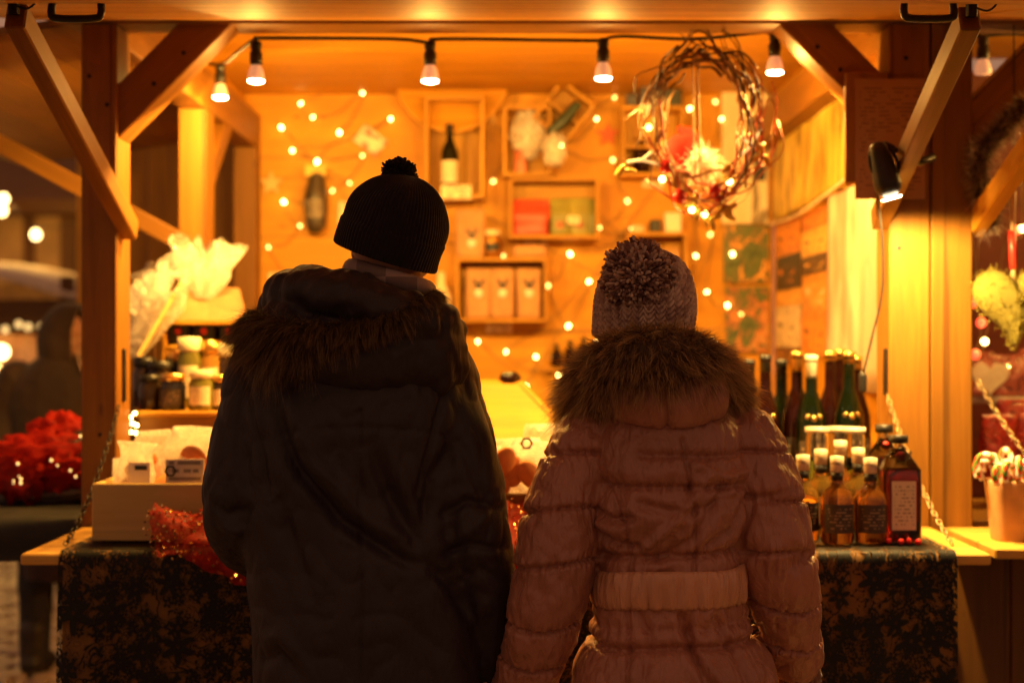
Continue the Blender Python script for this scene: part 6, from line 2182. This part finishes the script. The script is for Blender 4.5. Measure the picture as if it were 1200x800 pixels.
fur_along('fur_collar', [(*XZ(846, 484, 3.08), .8, .9), (*XZ(848, 468, 2.98), 1.0, 1.0), (*XZ(834, 444, 2.90), 1.05, 1.0), (*XZ(808, 424, 2.815), 1.15, 1.0), (*XZ(770, 418, 2.785), 1.15, 1.0), (*XZ(728, 424, 2.815), 1.15, 1.0), (*XZ(700, 444, 2.90), 1.05, 1.05), (*XZ(688, 468, 2.98), 1.0, 1.05), (*XZ(694, 484, 3.08), .8, .9)],
          .050, 42000, wcoat, wfur, .050, .34, 8, plain('fur_base2', (.07, .038, .018), .9), .9, .22, (wfc.x, wfc.y, wfc.z), .0013, 26)
# bobble hat
km, n, l, b = nmat('mottled_knit')
v = coords(n, l, 'Object', (1, 1, 1))
f = noise(n, l, v, 26, 2); f2 = noise(n, l, v, 110, 2)
mx = n.new('ShaderNodeMath'); mx.operation = 'MULTIPLY_ADD'; mx.inputs[1].default_value = .6
s4 = n.new('ShaderNodeMath'); s4.operation = 'MULTIPLY'; s4.inputs[1].default_value = .4
l.new(f, mx.inputs[0]); l.new(f2, s4.inputs[0]); l.new(s4.outputs[0], mx.inputs[2])
l.new(ramp(n, l, mx.outputs[0], [(.34, (.20, .11, .10)), (.46, (.40, .25, .20)), (.55, (.58, .42, .33)), (.65, (.72, .56, .44))]), b.inputs['Base Color'])
b.inputs['Roughness'].default_value = .95; b.inputs['Sheen Weight'].default_value = .3
bump(n, l, b, f2, .5, .003)
HR = RX(math.radians(12), 'Z') @ RX(math.radians(2), 'Y') @ RX(math.radians(14), 'X')
bh = P(752, 398, 2.95)
bobble = knit_hat('bobble_hat', (bh.x, 2.955, bh.z), HR, .098, .112, .190, 30, .0100, km, woman, stitch=17, cols=680, rows=160, swirl=.12)
pw = P(748, 324, 2.866)
pompom('pompom', (pw.x, 2.862, pw.z), .071, 2600, .0028, hairmat('mottled_yarn', (.16, .075, .07), (.42, .24, .18), (.75, .55, .42), .95), bobble, plain('pom_core', (.12, .065, .055), .95), 6, (1, .9, 1))

# ------------------------------------------------------------------ hooded passer-by on the left
DH = 6.2
hx = P(72, 0, DH).x
h_arms = [[(hx - .20, 6.2, 1.30), (hx - .25, 6.2, 1.14), (hx - .24, 6.15, .98), (hx - .16, 6.05, .95), (hx - .05, 5.98, .98)], [(hx + .18, 6.2, 1.30), (hx + .24, 6.2, 1.14), (hx + .25, 6.2, .98), (hx + .24, 6.12, .85), (hx + .22, 6.08, .75)]]
l1, l2 = P(42, 0, DH).x, P(76, 0, DH).x
h_legs = [[(hx - .08, 6.2, .78), (l1 + .02, 6.2, .62), (l1, 6.2, .42), (l1, 6.2, .28), (l1, 6.18, .09)], [(hx + .05, 6.2, .78), (l2, 6.25, .62), (l2, 6.3, .42), (l2 + .01, 6.32, .28), (l2 + .01, 6.34, .09)]]
sk = dict(head=(hx + .015, 6.2, 1.475), yaw=math.radians(-75), neck=(hx, 6.2, 1.36), arms=h_arms, legs=h_legs,
          torso=[(hx, 6.2, .70, .14, .1, 2.3), (hx, 6.2, .84, .15, .1, 2.3), (hx, 6.2, 1.0, .13, .09, 2.3), (hx, 6.2, 1.2, .15, .1, 2.3), (hx, 6.2, 1.32, .13, .08, 2.2), (hx, 6.2, 1.37, .06, .055, 2)])
walker, _ = person('passer-by in a long hooded grey brown coat beyond the side counter', sk)
trousers(walker, h_legs, M['jean'])
hm_ = fabric('hooded_coat', (.04, .022, .016), .75, 120, .2, .3, (8, 8, 5))
rings = [(hx, 6.2, .43, .15, .13, 2.4), (hx, 6.2, .50, .155, .13, 2.4), (hx, 6.2, .80, .18, .14, 2.4), (hx, 6.2, 1.05, .20, .14, 2.4), (hx, 6.2, 1.25, .22, .13, 2.3), (hx, 6.2, 1.34, .17, .11, 2.1), (hx, 6.2, 1.40, .10, .09, 2)]
V, F, N = remesh([loft(rings, 40, 5), rtube(h_arms[0], [.085, .08, .075, .065, .055], 5, 18), rtube(h_arms[1], [.085, .08, .075, .065, .055], 5, 18)], .012, 4)
V = V + N * (.010 * vnoise(V, (9, 9, 4), 2.0) + .004 * vnoise(V, 24, 1.0))[:, None]
c_o = mk('coat', (V, F), hm_, walker, True)
hv = []
nn_, mm_ = 30, 16
for i in range(mm_):                                     # open hood wrapped round the head, facing +X
    t = i / (mm_ - 1)
    ang = t * 2.25
    for k in range(nn_):
        a_ = 2 * PI * k / nn_
        x_ = -.105 * math.cos(ang) * .95
        r = math.sin(min(ang, PI / 2)) if ang < PI / 2 else 1 - .08 * (ang - PI / 2)
        z_ = 1.475 + .13 * r * math.cos(a_) + .012 - (.06 * max(0, -math.cos(a_)) * 1.0)
        hv.append((hx + .01 + x_ + .02 * max(0, math.cos(a_)), 6.2 + .105 * r * math.sin(a_), z_))
hf = [(i * nn_ + k, i * nn_ + (k + 1) % nn_, (i + 1) * nn_ + (k + 1) % nn_, (i + 1) * nn_ + k) for i in range(mm_ - 1) for k in range(nn_)]
o = mk('hood', (np.array(hv), hf), hm_, c_o, True)
sm = o.modifiers.new('thick', 'SOLIDIFY'); sm.thickness = .014
mk('drawstring', tube(crom([(hx + .10, 6.10, 1.44), (hx + .11, 6.09, 1.38), (hx + .13, 6.08, 1.33)], 4), .005, 6), plain('pale_cord', (.5, .35, .25), .7), c_o, True)
